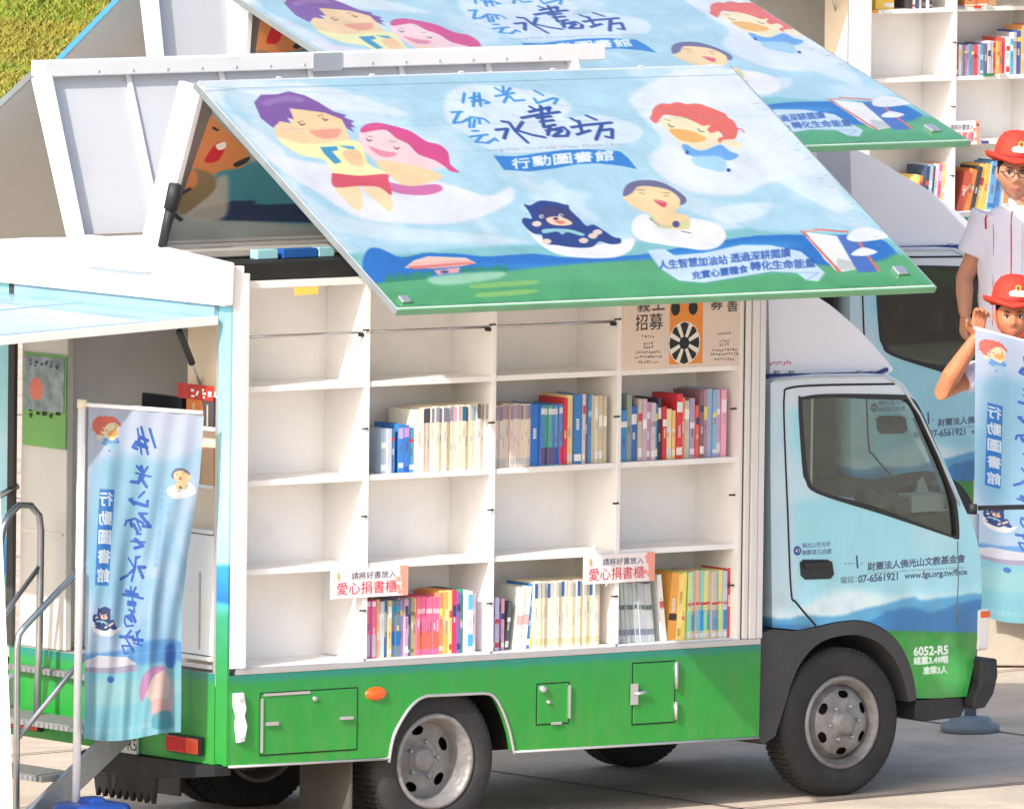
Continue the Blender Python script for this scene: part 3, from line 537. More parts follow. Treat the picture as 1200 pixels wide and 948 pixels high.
# ------------------------------------------------------------------ the book truck
BT, BB = 2.66, .755                      # top of the body and of the skirt
rearfoil = zramp('rear_foil', [(.3, (34, 142, 50)), (.72, (30, 138, 60)), (1.02, (44, 150, 110)), (1.08, (70, 170, 170)), (1.10, (24, 110, 190)), (1.26, (40, 150, 205)), (1.28, (150, 208, 216)), (1.72, (170, 215, 222)), (1.9, (150, 206, 208)), (2.6, (130, 205, 220))])
def dust(m, z0, z1, amt=.5, c=(120, 128, 96)):
    n = m.node_tree; b = n.nodes['Principled BSDF']; src = b.inputs['Base Color'].links[0].from_socket; tc = n.nodes.new('ShaderNodeTexCoord'); sp = n.nodes.new('ShaderNodeSeparateXYZ'); n.links.new(tc.outputs['Object'], sp.inputs[0])
    mp = n.nodes.new('ShaderNodeMapping'); mp.inputs['Scale'].default_value = (9, 9, 2.2); n.links.new(tc.outputs['Object'], mp.inputs[0]); nz = n.nodes.new('ShaderNodeTexNoise'); nz.inputs['Scale'].default_value = 1.4; nz.inputs['Detail'].default_value = 10; nz.inputs['Roughness'].default_value = .72; n.links.new(mp.outputs[0], nz.inputs['Vector'])
    a = n.nodes.new('ShaderNodeMapRange'); a.inputs[1].default_value = z1; a.inputs[2].default_value = z0; a.inputs[3].default_value = .25; n.links.new(sp.outputs[2], a.inputs[0])
    g = n.nodes.new('ShaderNodeMapRange'); g.inputs[1].default_value = .45; g.inputs[2].default_value = .75; g.inputs[4].default_value = amt; n.links.new(nz.outputs['Fac'], g.inputs[0])
    k = n.nodes.new('ShaderNodeMath'); k.operation = 'MULTIPLY'; n.links.new(a.outputs[0], k.inputs[0]); n.links.new(g.outputs[0], k.inputs[1]); mx = n.nodes.new('ShaderNodeMix'); mx.data_type = 'RGBA'
    n.links.new(k.outputs[0], mx.inputs[0]); n.links.new(src, mx.inputs[6]); mx.inputs[7].default_value = (*lin(c), 1); n.links.new(mx.outputs[2], b.inputs['Base Color'])
def dent(m, sc_=2.2, st=.35, dist=.03):
    n = m.node_tree; b = n.nodes['Principled BSDF']; tc = n.nodes.new('ShaderNodeTexCoord'); nz = n.nodes.new('ShaderNodeTexNoise'); nz.inputs['Scale'].default_value = sc_; nz.inputs['Detail'].default_value = 2; bp = n.nodes.new('ShaderNodeBump'); bp.inputs['Strength'].default_value = st; bp.inputs['Distance'].default_value = dist
    n.links.new(tc.outputs['Object'], nz.inputs['Vector']); n.links.new(nz.outputs['Fac'], bp.inputs['Height']); n.links.new(bp.outputs[0], b.inputs['Normal']); b.inputs['Coat Weight'].default_value = .3; return m
skirtfoil = zramp('skirt_foil', [(.28, (30, 146, 46)), (.6, (26, 142, 50)), (.71, (26, 140, 62)), (.74, (16, 126, 112)), (.8, (16, 126, 112))], .35)
dust(skirtfoil, .31, .76, .38); dust(cabmat, .5, 1.0, .4, (130, 128, 116)); dent(skirtfoil); dent(wingmat2, 1.7, .25, .03); dent(wingmat, 1.7, .25, .03); dent(cabmat, 2., .12, .02); dent(rearfoil); dent(white, 1.6, .2, .02)
hatchfoil = mat('hatch_foil', (142, 176, 194), .45, var=.2, scale=3, coat=.3)
def curve2(p, n=5):
    p = [p[0]]+list(p)+[p[-1]]; out = []
    for i in range(1, len(p)-2):
        a, b, c, d = (np.array(q) for q in p[i-1:i+3])
        for k in range(n): t = k/n; out.append(tuple(.5*((2*b)+(c-a)*t+(2*a-5*b+4*c-d)*t*t+(3*b-a-3*c+d)*t**3)))
    return out+[tuple(p[-1])]
def px_poly(pts, Y=0.): return [oy(*p, Y) for p in pts]
def wheel(name, cx, cy, cz, parent, dished, R=.35, rim=.218, wd=.19):
    """outer face towards -Y at cy"""
    e = MB()
    prof = [(rim-.004, .03), (rim+.012, .004), (rim+.03, -.003), (R-.035, -.004), (R-.012, .012), (R, .04), (R, wd-.04), (R-.012, wd-.012), (R-.04, wd), (rim, wd-.01)]
    e.lathe(prof, (cx, cy, cz), 'y', 72)
    for q in range(72):                                 # tread blocks
        a = 2*math.pi*q/72
        for y0, y1 in ((.035, .075), (.085, .115), (.125, .165)):
            vs = []
            for aa in (a-.03, a+.03):
                for r_ in (R-.004, R+.006):
                    for y in (y0, y1): vs.append((cx+r_*math.cos(aa), cy+y, cz+r_*math.sin(aa)))
            e.add(vs, [(0, 1, 3, 2), (4, 6, 7, 5), (2, 3, 7, 6), (0, 2, 6, 4), (1, 5, 7, 3)])
    t = e.build(name, rubber, parent)
    r = MB(); d0 = .115 if dished else -.002
    r.lathe([(rim, .03), (rim+.008, .006), (rim-.004, -.004), (rim-.014, 0), (rim-.022, .02), (rim-.035, .05 if dished else .03), (rim-.04, d0 if dished else .05)], (cx, cy, cz), 'y', 72)
    n, hr, ho = (5, .030, .140) if dished else (6, .026, .136)
    if not dished: prof2 = [(rim-.04, .05), (rim-.05, .035), (rim-.06, .022)]+[(.158, .020)]+[(.178-i*.0031, .030-.034*math.sin(min(1, i/24)*1.57)) for i in range(30) if .178-i*.0031 < .158]+[(.084, -.005), (.075, -.004), (.06, -.012), (.054, -.03), (.05, -.036), (.03, -.040), (.0, -.041)]
    else: prof2 = [(rim-.04, d0)]+[(rim-.045-i*.0027, d0-.004*i/30) for i in range(31)]+[(.088, d0-.010), (.078, d0-.004), (.066, d0+.006), (.056, d0-.022), (.046, d0-.03), (0, d0-.032)]
    def keep(a, rr):
        for q in range(n):
            b_ = 2*math.pi*q/n+.5; dx = rr*math.cos(a)-ho*math.cos(b_); dy = rr*math.sin(a)-ho*math.sin(b_); tr = dx*math.cos(b_)+dy*math.sin(b_); tt = -dx*math.sin(b_)+dy*math.cos(b_)
            if (tr/(hr*.72))**2+(tt/(hr*1.15))**2 < 1: return False
        return True
    r.lathe(prof2, (cx, cy, cz), 'y', 240, keep); rr = r.build('rim', rimm, t)
    l = MB()
    for q in range(5 if dished else 6):
        a = 2*math.pi*q/(5 if dished else 6)+.1; l.lathe([(0, -.022), (.008, -.022), (.011, -.018), (.011, 0)], (cx+.085*math.cos(a), cy+(d0-.004 if dished else .0), cz+.085*math.sin(a)), 'y', 6)
    l.build('wheel_nuts', galv, t); k = MB(); k.lathe([(0, d0+.03), (.19, d0+.03), (.19, .17), (0, .17)], (cx, cy+.02, cz), 'y', 32); k.build('brake_drum', frame, t)
    return t
def text_mesh(body, bl, br, tl, plane, m, parent, off, name='lettering'):
    """flat lettering laid between three pixels on a real plane; off lifts it clear of the surface"""
    P = [Vector(plane(*q)) for q in (bl, br, tl)]; v, t = text_tris(body); b = MB(); o = Vector(off)
    b.add([P[0]+(P[1]-P[0])*float(x)+(P[2]-P[0])*float(y)+o for x, y in v], t); return b.build(name, m, parent)

def marks(bl, br, tl, plane, m, parent, n=8, seed=1):
    """a line of print too small to read: short strokes between three pixels"""
    P = [Vector(plane(*q)) for q in (bl, br, tl)]; b = MB(); rr = random.Random(seed)
    for i in range(n):
        for _ in range(3):
            u = (i+rr.uniform(.05, .35))/n; w = rr.uniform(.25, .6)/n; v = rr.uniform(0, .75); h = rr.uniform(.12, .28)
            b.add([P[0]+(P[1]-P[0])*x+(P[2]-P[0])*y for x, y in ((u, v), (u+w, v), (u+w, v+h), (u, v+h))], [(0, 1, 2, 3)])
    return tag(b.build('fine_print', m, parent), kind='stuff')
def build_truck():
    T = empty('book_truck', (0, 0, 0)); cabp = []
    W1 = 1.85
    # ---- skirt with wheel arch
    arch = px_poly(curve2([(455, 893), (461, 862), (476, 834), (489, 820), (500, 815)])+curve2([(566, 812), (577, 815), (587, 830), (596, 855), (602, 884)]))
    out = [(0, .335), (0, BB), (3.12, BB), (3.11, .31)]
    sk = [(0.0, .335), (0.0, BB), (3.13, BB+.0), (3.125, .315)]+[(arch[-1][0], .318)]+[(x, z) for x, z in reversed(arch[1:-1])]+[(arch[0][0]-.01, .325)]
    MB().prism(sk, 'y', 0, .03).build('side_skirt', skirtfoil, T)
    MB().prism(sk, 'y', W1-.03, W1).build('side_skirt', skirtfoil, T)
    e = MB(); rim_ = [arch[-1]]+[(x, z) for x, z in reversed(arch[1:-1])]+[arch[0]]
    e.tube([(x, -.004, z) for x, z in rim_], .008, 6); e.tube([(rim_[0][0], -.004, .317), (3.12, -.004, .312)], .007, 6); e.tube([(0.01, -.004, .332), (arch[0][0], -.004, .324)], .007, 6); e.build('skirt_edging', alu, T)
    # wheel box lining
    e = MB(); e.prism([(arch[0][0]-.02, .32), (.80, .42), (.88, .62), (1.02, .72), (1.52, .72), (1.68, .5), (1.71, .32), (1.76, .32), (1.75, .745), (.7, .745)], 'y', .032, .6); e.build('wheel_box', frame, T)
    # locker doors
    def locker(p, hinge):
        q = px_poly(p); x0 = min(a for a, b in q); x1 = max(a for a, b in q); z0 = min(b for a, b in q); z1 = max(b for a, b in q)
        o = MB().box(x0, x1, -.006, .0, z0, z1).build('locker_door', skirtfoil, T, .002)
        g = MB()
        for a in ((x0-.006, x0-.001, z0-.006, z1+.006), (x1+.001, x1+.006, z0-.006, z1+.006)): g.box(a[0], a[1], -.0025, .0, a[2], a[3])
        for a in ((x0, x1, z0-.006, z0-.001), (x0, x1, z1+.001, z1+.006)): g.box(a[0], a[1], -.0025, .0, a[2], a[3])
        g.build('door_gap', frame, o)
        h = MB()
        if hinge == 0:
            h.box(x0-.008, x0+.004, -.014, -.007, z0+.01, z1-.02); h.box(x0+.01, x1*.5+x0*.5, -.011, -.0065, z1-.01, z1+.002); h.box(x0+.02, x0+.09, -.02, -.0065, (z0+z1)/2-.006, (z0+z1)/2+.01); h.box(x1-.1, x1-.03, -.02, -.0065, (z0+z1)/2-.0, (z0+z1)/2+.014)
            h.lathe([(0, -.012), (.01, -.012), (.012, -.008), (.012, 0)], (x0*.45+x1*.55, -.006, z1-.035), 'y', 14)
        elif hinge == 1:
            h.box(x1-.004, x1+.008, -.014, -.006, z0+.02, z1-.01); h.lathe([(0, -.02), (.013, -.02), (.018, -.012), (.018, 0)], (x0+.025, -.006, z1-.02), 'y', 16); h.lathe([(0, -.012), (.008, -.012), (.01, -.008), (.01, 0)], (x0+.06, -.006, z0*.45+z1*.55), 'y', 12); h.box(x0*.4+x1*.6-.03, x0*.4+x1*.6+.03, -.012, -.006, z0-.006, z0+.006)
        else:
            for a, b_ in ((z0+.01, z0*.6+z1*.4-.02), (z0*.45+z1*.55, z1)): h.tube([(x1+.006, -.012, a), (x1+.006, -.012, b_)], .009, 8)
            h.box(x0-.02, x0+.02, -.016, -.0065, (z0+z1)/2-.05, (z0+z1)/2+.05); h.tube([(x0+.002, -.022, (z0+z1)/2+.0), (x0+.06, -.026, (z0+z1)/2+.01)], .008, 8)
        h.build('hinge_and_latch', alu, o)
    locker([(306, 813), (415, 810), (417, 876), (306, 884)], 0); locker([(630, 803), (665, 800), (665, 846), (629, 848)], 1); locker([(742, 778), (788, 775), (789, 845), (742, 847)], 2)
    x, z = oy(440.5, 812.5); MB().lathe([(0, -.022), (.5, -.02), (.85, -.012), (1, 0)], (0, 0, 0), 'y', 28).build('side_marker_lamp', amber, T)
    lm = T.children[-1] if False else [o for o in col.objects if o.name.startswith('side_marker_lamp')][-1]
    lm.data.transform(Matrix.Translation((x, 0, z)) @ Matrix.Diagonal((.063, 1, .032, 1)))
    # white door keeper on the rear corner
    e = MB(); q = [oy(*p) for p in ((272, 812), (283, 811), (286, 830), (284, 838), (287, 850), (284, 868), (276, 870), (274, 852), (275, 838), (272, 828))]
    e.prism(q, 'y', -.022, -.001); k1 = oy(277, 817); k2 = oy(279, 862); e.lathe([(0, -.034), (.012, -.034), (.016, -.02)], (k1[0], 0, k1[1]), 'y', 12); e.lathe([(0, -.034), (.012, -.034), (.016, -.02)], (k2[0], 0, k2[1]), 'y', 12); e.build('door_keeper', white, T, .004)
    # ---- bookcase
    Y0, YB = .045, .36
    xs = [.105, .821, 1.558, 2.297, 3.0]; zs = [.79, 1.238, 1.651, 2.088]
    MB().box(.09, 3.02, YB, YB+.02, .76, 2.6).build('back_panel', shelfw, T)
    for i, x in enumerate(xs[1:4]):
        o = MB().box(x-.012, x+.012, Y0-.005, YB, .792, 2.58).build('divider', shelfw, T, .002)
        k = MB()
        for z in (1.02, 1.46, 1.87, 2.33): k.box(x-.035, x+.0, Y0-.012, Y0-.006, z-.004, z+.004)
        k.build('catch', blackp, o)
    MB().box(.075, .104, .02, YB, .76, 2.6).build('side_panel', shelfw, T); o = MB().box(3.0, 3.02, .02, YB, .76, 2.6).build('side_panel', shelfw, T)
    k = MB()
    for z in (1.04, 1.47, 1.88): k.box(2.965, 2.999, Y0-.002, Y0+.006, z-.004, z+.004)
    k.build('catch', blackp, o)
    for j, z in enumerate(zs):
        for i in range(4):
            a = xs[i]+(.0125 if i else .0); b_ = xs[i+1]-(.0125 if i < 3 else .0)
            if j == 0: MB().box(a, b_, .03, YB, z-.034, z).build('shelf_board', shelfw, T)
            else:
                o = MB().box(a, b_, Y0+.002, YB, z-.026, z).build('shelf_board', shelfw, T, .002)
    for i in range(3):
        a = xs[i]+.013; b_ = xs[i+1]-.013
        e = MB(); e.tube([(a, Y0+.02, 2.318), (b_, Y0+.02, 2.318)], .007, 8); e.build('book_rail', steel, T)
        MB().box(b_-.02, b_, Y0+.008, Y0+.032, 2.298, 2.312).build('rail_socket', blackp, T)
    e = MB(); e.box(.105, 3.0, Y0, YB, 2.545, 2.575); e.build('top_board', shelfw, T)
    e = MB(); e.box(.08, 3.02, .1, .4, 2.58, 2.655); e.build('top_beam', frame, T)
    s_ = MB(); q0 = oy(346, 337, .04); q1 = oy(373, 345, .04); s_.box(q0[0], q1[0], Y0-.004, Y0-.001, q1[1], q0[1]); s_.build('yellow_shelf_tag', mat('yellow_tag', (240, 200, 90), .6), T)
    e = MB(); e.box(0.05, 3.13, .0, .028, BB+.001, BB+.03); e.build('sill_rail', alu, T, .003)
    # posts
    e = MB(); e.box(.012, .074, -.002, .04, BB+.031, 2.655); e.build('corner_post', white, T, .004)
    e = MB(); e.box(.075, .1, -.012, .02, BB+.031, 2.62); e.build('post_seal', aluw, T, .004)
    e = MB(); e.box(-.001, .011, -.001, .09, .34, 2.47); e.build('rear_corner_strip', rearfoil, T)
    for a, b_, y in ((3.021, 3.05, .0), (3.055, 3.095, -.008), (3.1, 3.135, -.004)):
        MB().box(a, b_, y, .05, BB+.031, 2.62).build('front_post', aluw, T, .004)
    MB().box(3.019, 3.137, .012, .06, BB+.031, 2.62).build('post_gap', drk, T)
    # poster with the orange panel in the top right cell
    px0, pz1 = oy(737, 352, .03); px1, pz0 = oy(874, 432, .03); pp = lambda a, b_: (lambda q: (q[0], .026, q[1]))(oy(a, b_, .026))
    po = MB().box(2.309, 3.0, .028, .044, 2.089, 2.53).build('notice_board', mat('poster_paper', (226, 206, 190), .6, var=.05), T)
    a0 = oy(785, 400, .026)[0]; a1 = oy(823.5, 400, .026)[0]; MB().box(a0, a1, .0265, .0278, 2.105, 2.52).build('orange_panel', mat('orange_print', (232, 142, 52), .5), po)
    cxr, czr = oy(802, 402, .026); e = MB()
    def disc(b, cx, cz, rx, rz, y, n=28, a0=0, a1=2*math.pi): b.add([(cx, y, cz)]+[(cx+rx*math.cos(a0+(a1-a0)*i/n), y, cz+rz*math.sin(a0+(a1-a0)*i/n)) for i in range(n+1)], [(0, i, i+1) for i in range(1, n+1)])
    rw = .094; rh = .094
    disc(e, cxr, czr, rw, rh*1.08, .0262); e.build('round_emblem', mat('emblem_cream', (236, 228, 214), .6), po)
    e = MB(); disc(e, cxr, czr, .03, .03, .0258)
    for i in range(8):
        a = math.pi/4*i; d = .22 if i % 2 else .3
        for sgn in (1,): e.add([(cxr+.02*math.cos(a), .0258, czr+.02*math.sin(a)), (cxr+.088*math.cos(a-d), .0258, czr+.095*math.sin(a-d)), (cxr+.09*math.cos(a), .0258, czr+.1*math.sin(a)), (cxr+.088*math.cos(a+d), .0258, czr+.095*math.sin(a+d))], [(0, 1, 2, 3)])
    for dx in (-.055, .05): disc(e, cxr+dx, czr+.165, .027, .034, .0258)
    e.build('emblem_petals', ink, po)
    for s, bl, br, tl in (("義", (747, 366), (762, 365), (747, 348)), ("工", (764, 364), (779, 363), (764, 347)), ("招", (745, 388), (759, 387), (745, 369)), ("募", (761, 387), (777, 386), (761, 368)), ("募", (833, 364), (847, 363), (833, 346)), ("書", (852, 366), (865, 365), (852, 348))):
        text_mesh(s, bl, br, tl, pp, ink, po, (0, 0, 0))
    for y, w_ in ((396, 16), (405, 12), (409, 12), (415, 30), (420, 33), (426, 24)):
        marks((760-w_/2, y), (760+w_/2, y-.5), (760-w_/2, y-3.6), pp, ink, po, w_//3, y); marks((849-w_/2, y-3), (849+w_/2, y-3.5), (849-w_/2, y-6.6), pp, ink, po, w_//3, y+1)
    # ---- floor, far side, roof spine
    MB().box(.0, 3.12, .03, W1-.03, .70, .758).build('box_floor', grey, T)
    MB().box(.12, 3.12, W1-.36, W1-.34, .76, 2.6).build('back_panel', shelfw, T)
    MB().box(3.07, 3.1, .06, W1-.06, .76, 2.6).build('front_wall', white, T)
    e = MB(); e.box(.0, 3.13, .60, 1.17, 2.6, 2.72); e.build('roof_spine', white, T, .01)
    e = MB(); e.box(.05, 3.12, .41, .599, 2.662, 2.70); e.build('roof_ledge', grey, T, .006)
    e = MB()
    for (a, b_) in ((302, 326), (332, 372), (374, 392)):
        q0 = oy(a, 303, .3); q1 = oy(b_, 291, .3); e.mi = {302: 0, 332: 1, 374: 0}[a]; e.box(q0[0], q1[0], .3, .36, 2.657, 2.70)
    e.build('roof_fittings', [mat('pale_teal', (150, 205, 215), .5), mat('mid_blue', (30, 90, 170), .5)], T, .003)
    # ---- rear frame
    hp = [ox(*p) for p in ((0, 332), (268, 357))]
    hd = [(-.02, 2.474), (-.03, 2.674), (.3, 2.70), (.60, 2.725), (1.2, 2.718), (1.6, 2.69), (1.87, 2.665), (1.87, 2.47)]
    MB().prism(hd, 'x', -.05, .0).build('rear_header', white, T, .008)
    q = [ox(94, 314, -.11), ox(167, 320, -.11), ox(164, 284, -.11), ox(98, 277, -.11)]; ya = min(a[0] for a in q); yb = max(a[0] for a in q)
    MB().box(-.11, -.051, ya, yb, min(a[1] for a in q)+.01, 2.74).build('hinge_cover', white, T, .006)
    MB().box(-.002, .02, .0905, .11, .76, 2.47).build('door_jamb', alu, T)
    MB().box(-.012, .012, 1.76, 1.85, .76, 2.47).build('rear_corner_strip', rearfoil, T); MB().box(-.02, .0, 1.705, 1.755, .76, 2.47).build('door_jamb', drk, T)
    # lower rear panel, lamps, plate, bumper
    MB().box(-.002, .02, .095, 1.75, .335, .757).build('rear_panel', skirtfoil, T)
    for y0 in (.17, 1.46):
        o = MB().box(-.03, -.003, y0, y0+.26, .37, .455).build('tail_lamp', blackp, T, .004)
        MB().box(-.042, -.031, y0+.006, y0+.10, .376, .449).build('turn_lens', redo, o, .004); MB().box(-.042, -.031, y0+.104, y0+.254, .376, .449).build('brake_lens', redl, o, .004)
    q = ox(142, 873, -.02); o = MB().box(-.02, -.003, q[0]-.12, q[0]+.2, .33, .42).build('licence_plate', inkw, T, .003)
    t_ = MB(); text_mesh("6052-R5", (124, 876), (160, 880), (124, 862), lambda a, b_: (-.0215, *ox(a, b_, -.0215)), ink, o, (0, 0, 0))
    q = lambda a, b_, X=-.05: ox(a, b_, X)
    e = MB(); r_ = [q(114, 889), q(255, 904), q(258, 898), q(150, 884), q(120, 881)]
    e.prism([(1.08, .245), (.95, .215), (.35, .25), (.02, .29), (.02, .333), (1.06, .325), (1.12, .3)], 'x', -.05, .04)
    o = e.build('rear_bumper', frame, T); e = MB()
    e.prism([(1.0, .24)]+[(1.0-.028*(i+1), .115 if i % 2 == 0 else .165) for i in range(17)]+[(.5, .24)], 'x', -.045, -.02)
    e.build('bumper_teeth', frame, o)
    # rear hatch, lifted
    e = MB(); e.box(-1.75, -.015, .06, 1.80, -.03, 0.0); o = e.build('rear_hatch', [hatchfoil], T, .006, loc=(0, 0, 0)); o.location = (-.01, 0, 2.42); o.rotation_euler = (0, math.radians(-2.4), 0)
    e = MB(); e.box(-1.75, -.03, .045, .06, -.036, .006); e.build('hatch_edge', aluw, o, .003); e = MB(); e.box(-1.7, -.1, .1, .14, -.001, .004); e.box(-1.7, -.05, 1.1, 1.11, -.001, .004); e.build('hatch_seam', mat('seam_grey', (150, 175, 190), .5), o)
    a = Vector((-.28, .13, 2.38)); pa = ox(210, 388, -.2); pb = ox(240, 463, .1)
    a = Vector((-.2, pa[0], pa[1])); b_ = Vector((.1, pb[0], pb[1])); e = MB(); m_ = a.lerp(b_, .5); e.tube([a, m_], .016, 10); o2 = e.build('hatch_strut', blackp, T); MB().tube([m_, b_], .007, 8).build('piston_rod', steel, o2)
    MB().box(-.03, .012, .095, 1.70, 2.405, 2.473).build('hatch_hinge', hatchfoil, T, .003)
    # rear interior
    MB().box(.0, 3.0, .37, W1-.37, 2.56, 2.6).build('ceiling', mat('ceiling_panel', (150, 140, 128), .8), T)
    e = MB(); e.box(.02, .06, 1.33, 1.70, .76, 2.44); dp = e.build('inner_door', mat('door_laminate', (214, 210, 202), .5, var=.06), T, .006)
    c1 = MB(); 
    for z in (1.75, 1.3): c1.box(.012, .019, 1.35, 1.68, z, z+.012)
    c1.build('door_rail', aluw, dp)
    ay, az = ox(28, 412, .01); by, bz = ox(77, 527, .01); 
    pd = MB().box(.008, .014, by, ay, bz, az).build('inner_poster', mat('poster_green', (120, 176, 96), .6, var=.1), dp)
    MB().box(.003, .0075, by+.012, ay-.012, bz+.17, az-.012).build('poster_picture', mat('poster_picture_tone', (150, 165, 165), .6, var=.6, scale=14), pd)
    marks((33, 489), (71, 492), (33, 479), lambda a_, b2: (.002, *ox(a_, b2, .002)), ink, pd, 5, 3); marks((34, 431), (70, 434), (34, 420), lambda a_, b2: (.002, *ox(a_, b2, .002)), inkn, pd, 6, 4)
    e = MB(); e.lathe([(0, -.002), (.05, -.002), (.055, .0)], (0.003, (ay+by)/2+.06, bz+.27), 'x', 20); e.build('poster_emblem', mat('salmon_print', (216, 120, 100), .6), pd)
    MB().box(.35, .39, ox(217, 460, .37)[0], ox(170, 460, .37)[0], 1.83, 1.975).build('monitor', mat('screen_black', (18, 22, 34), .2), T, .004)
    # end shelf in the right of the doorway
    e = MB(); e.box(.02, .06, .112, .125, .79, 2.44); e.box(.06, .09, .112, .42, .79, 2.44); e.build('end_panel', mat('cream_panel', (232, 214, 190), .6), T)
    y0_, y1_ = .13, .41
    for z in (.83, 1.42, 1.63, 1.9, 2.06): MB().box(.0, .059, y0_, y1_, z-.018, z).build('end_shelf', shelfw, T)
    e = MB(); e.box(.01, .055, y0_, y1_, .835, 1.395); o = e.build('cupboard_door', shelfw, T, .004); MB().box(.004, .0095, y0_+.1, y0_+.106, .86, 1.22).build('cupboard_seam', ltan, o)
    MB().box(.0, .0095, y0_-.012, y1_+.01, .775, .795).build('floor_trim', alu, T)
    tb_ = MB().box(-.004, .0, y0_, y1_, 2.02, 2.09).build('red_banner_strip', mat('red_print', (190, 46, 40), .5, var=.3, scale=30), T)
    marks((222, 465), (257, 469), (222, 454), lambda a_, b2: (-.0055, *ox(a_, b2, -.0055)), inkw, tb_, 5, 5)
    # ---- wings
    for side in (0, 1):
        def my(y): return y if side == 0 else 1.885-y
        # roof half, swung up
        hin = (my(.584), 2.722); sh = (my(.30), 3.49); tt = .13
        d = Vector((sh[0]-hin[0], sh[1]-hin[1])).normalized(); n = Vector((-d.y, d.x)); n = n if (n.x > 0) == (side == 0) else -n    # into the valley
        # thickness lies on the outer side
        P = [hin, (hin[0]-n.x*.0, hin[1]), sh, (sh[0]-n.x*tt, sh[1]-n.y*tt-.06), (hin[0]-n.x*.03, hin[1]-n.y*.03)]
        e = MB(); e.prism([hin, sh, (sh[0]+n.x*.02, sh[1]+.005), (hin[0]+n.x*.03, hin[1])], 'x', .03, BL-.03); rf = e.build('wing_roof', mat('roof_sheet', (190, 191, 193), .5, var=.05, scale=2, dirt=.25, dirtc=(150, 150, 150)), T)
        for xx in (.0, BL-.03): MB().prism([(hin[0]+n.x*(.10 if side else .15), hin[1]-.01), (sh[0]+n.x*(.09 if side else .14), sh[1]+.0), (sh[0]-n.x*.05, sh[1]-.02), (hin[0]-n.x*.02, hin[1]-.01)], 'x', xx, xx+.029).build('wing_frame', white, rf, .003)
        e = MB(); w0 = Vector(hin)+n*.034; w1 = Vector(sh)+n*.024
        for xx in (.5, 1.04, 1.56, 2.1, 2.62): MB().prism([tuple(w0), tuple(w1), tuple(w1+n*.012), tuple(w0+n*.012)], 'x', xx-.012, xx+.012).build('roof_rib', aluw, rf)
        # side panel
        w = MB(); L = WL; w.box(0, BL, -.001, L, -.026, 0.0)
        pn = w.build('side_wing', [aluw], T, .003)
        # print sheet, local y = along the panel, z = outwards
        s = MB(); s.add([(0.004, .004, .002), (BL-.004, .004, .002), (BL-.004, L-.01, .002), (.004, L-.01, .002)], [(0, 1, 2, 3)])
        s.build('printed_sheet', wingmat, pn, uv=lambda p: (p[0]/BL, 1-p[1]/WL) if side == 0 else (1-p[0]/BL, 1-p[1]/WL))
        u = MB(); u.add([(0.01, .01, -.028), (BL-.01, .01, -.028), (BL-.01, L-.01, -.028), (.01, L-.01, -.028)], [(3, 2, 1, 0)]); u.build('wing_lining', mat('lining_sheet', (206, 204, 200), .6, var=.05), pn)
        MB().box(0, BL, L+.0005, L+.012, -.03, .003).build('lower_trim', mat('green_trim', (110, 168, 128), .5, var=.15, dirt=.4), pn, .002); 
        for a0, a1 in ((-.006, .0), (BL, BL+.006)): MB().box(a0, a1, .0, L+.012, -.03, .002).build('side_trim', mat('grey_trim', (138, 146, 148), .45, .3, var=.2, dirt=.4), pn, .002)
        MB().box(.05, .10, L-.08, L-.035, .003, .02).build('corner_clamp', alu, pn, .004); MB().box(BL-.16, BL-.10, L-.15, L-.09, .003, .02).build('corner_clamp', alu, pn, .004)
        # basis: local y -> WD, z -> WN
        a = math.atan2(WD[2], WD[1])
        if side == 0:
            pn.matrix_local = Matrix(((1, 0, 0, 0), (0, WD[1], WN[1], SH[1]), (0, WD[2], WN[2], SH[2]), (0, 0, 0, 1)))
        else:
            pn.matrix_local = Matrix(((1, 0, 0, 0), (0, -WD[1], -WN[1], my(SH[1])), (0, WD[2], WN[2], SH[2]), (0, 0, 0, 1)))
        pn['side'] = side
        # ridge bar along the shoulder
        if side == 1:
            e = MB(); e.box(-.012, 3.3, my(.30)-.09, my(.30)+.02, 3.45, 3.525); rb = e.build('shoulder_bar', aluw, T, .006)
            e = MB()
            for i in range(14): e.lathe([(0, -.003), (.006, -.003), (.008, 0)], (.3+i*.2, my(.30)-.09, 3.47), 'y', 8)
            e.box(1.55, 1.72, my(.30)-.094, my(.30)-.0905, 3.44, 3.525); tag(e.build('bar_rivets', alu, rb), kind='stuff')
        # gas strut
        if side == 0: qa = ox(190, 289, -.035); qb = ox(203, 226, -.035); a = Vector((-.035, *qa)); b_ = Vector((-.035, *qb))
        else: a = Vector((.06, my(.60), 2.70)); b_ = Vector((.06, my(.455), 3.02))
        e = MB(); e.tube([a, a.lerp(b_, .75)], .022, 12); e.tube([a.lerp(b_, .7), b_+(b_-a)*.15], .03, 12); e.build('gas_strut', blackp, T)
    # printed underside of the near roof half
    x0_, x1_ = .04, BL-.04; s = MB(); vv = []
    for x, t in ((x0_, .02), (x1_, .02), (x1_, .76), (x0_, .76)): p = UA+UD*t; vv.append((x, p[1], p[2]))
    s.add(vv, [(0, 1, 2, 3)]); 
    s.build('inner_lining', innermat, T, uv=lambda p: (p[0]/BL, float(np.dot(np.array(p)-UA, UD))/.8))
    # ---- chassis
    e = MB(); e.box(.1, 4.2, .5, .58, .42, .56); e.box(.1, 4.2, 1.27, 1.35, .42, .56)
    for x in (.2, 1.0, 1.9, 2.8): e.box(x, x+.08, .58, 1.27, .44, .54)
    e.build('chassis_rails', frame, T)
    e = MB(); e.tube([(1.238, .3, .3), (1.238, 1.55, .3)], .055, 12); e.lathe([(0, -.16), (.1, -.14), (.15, 0), (.1, .14), (0, .16)], (1.238, .92, .3), 'y', 20); e.build('rear_axle', frame, T)
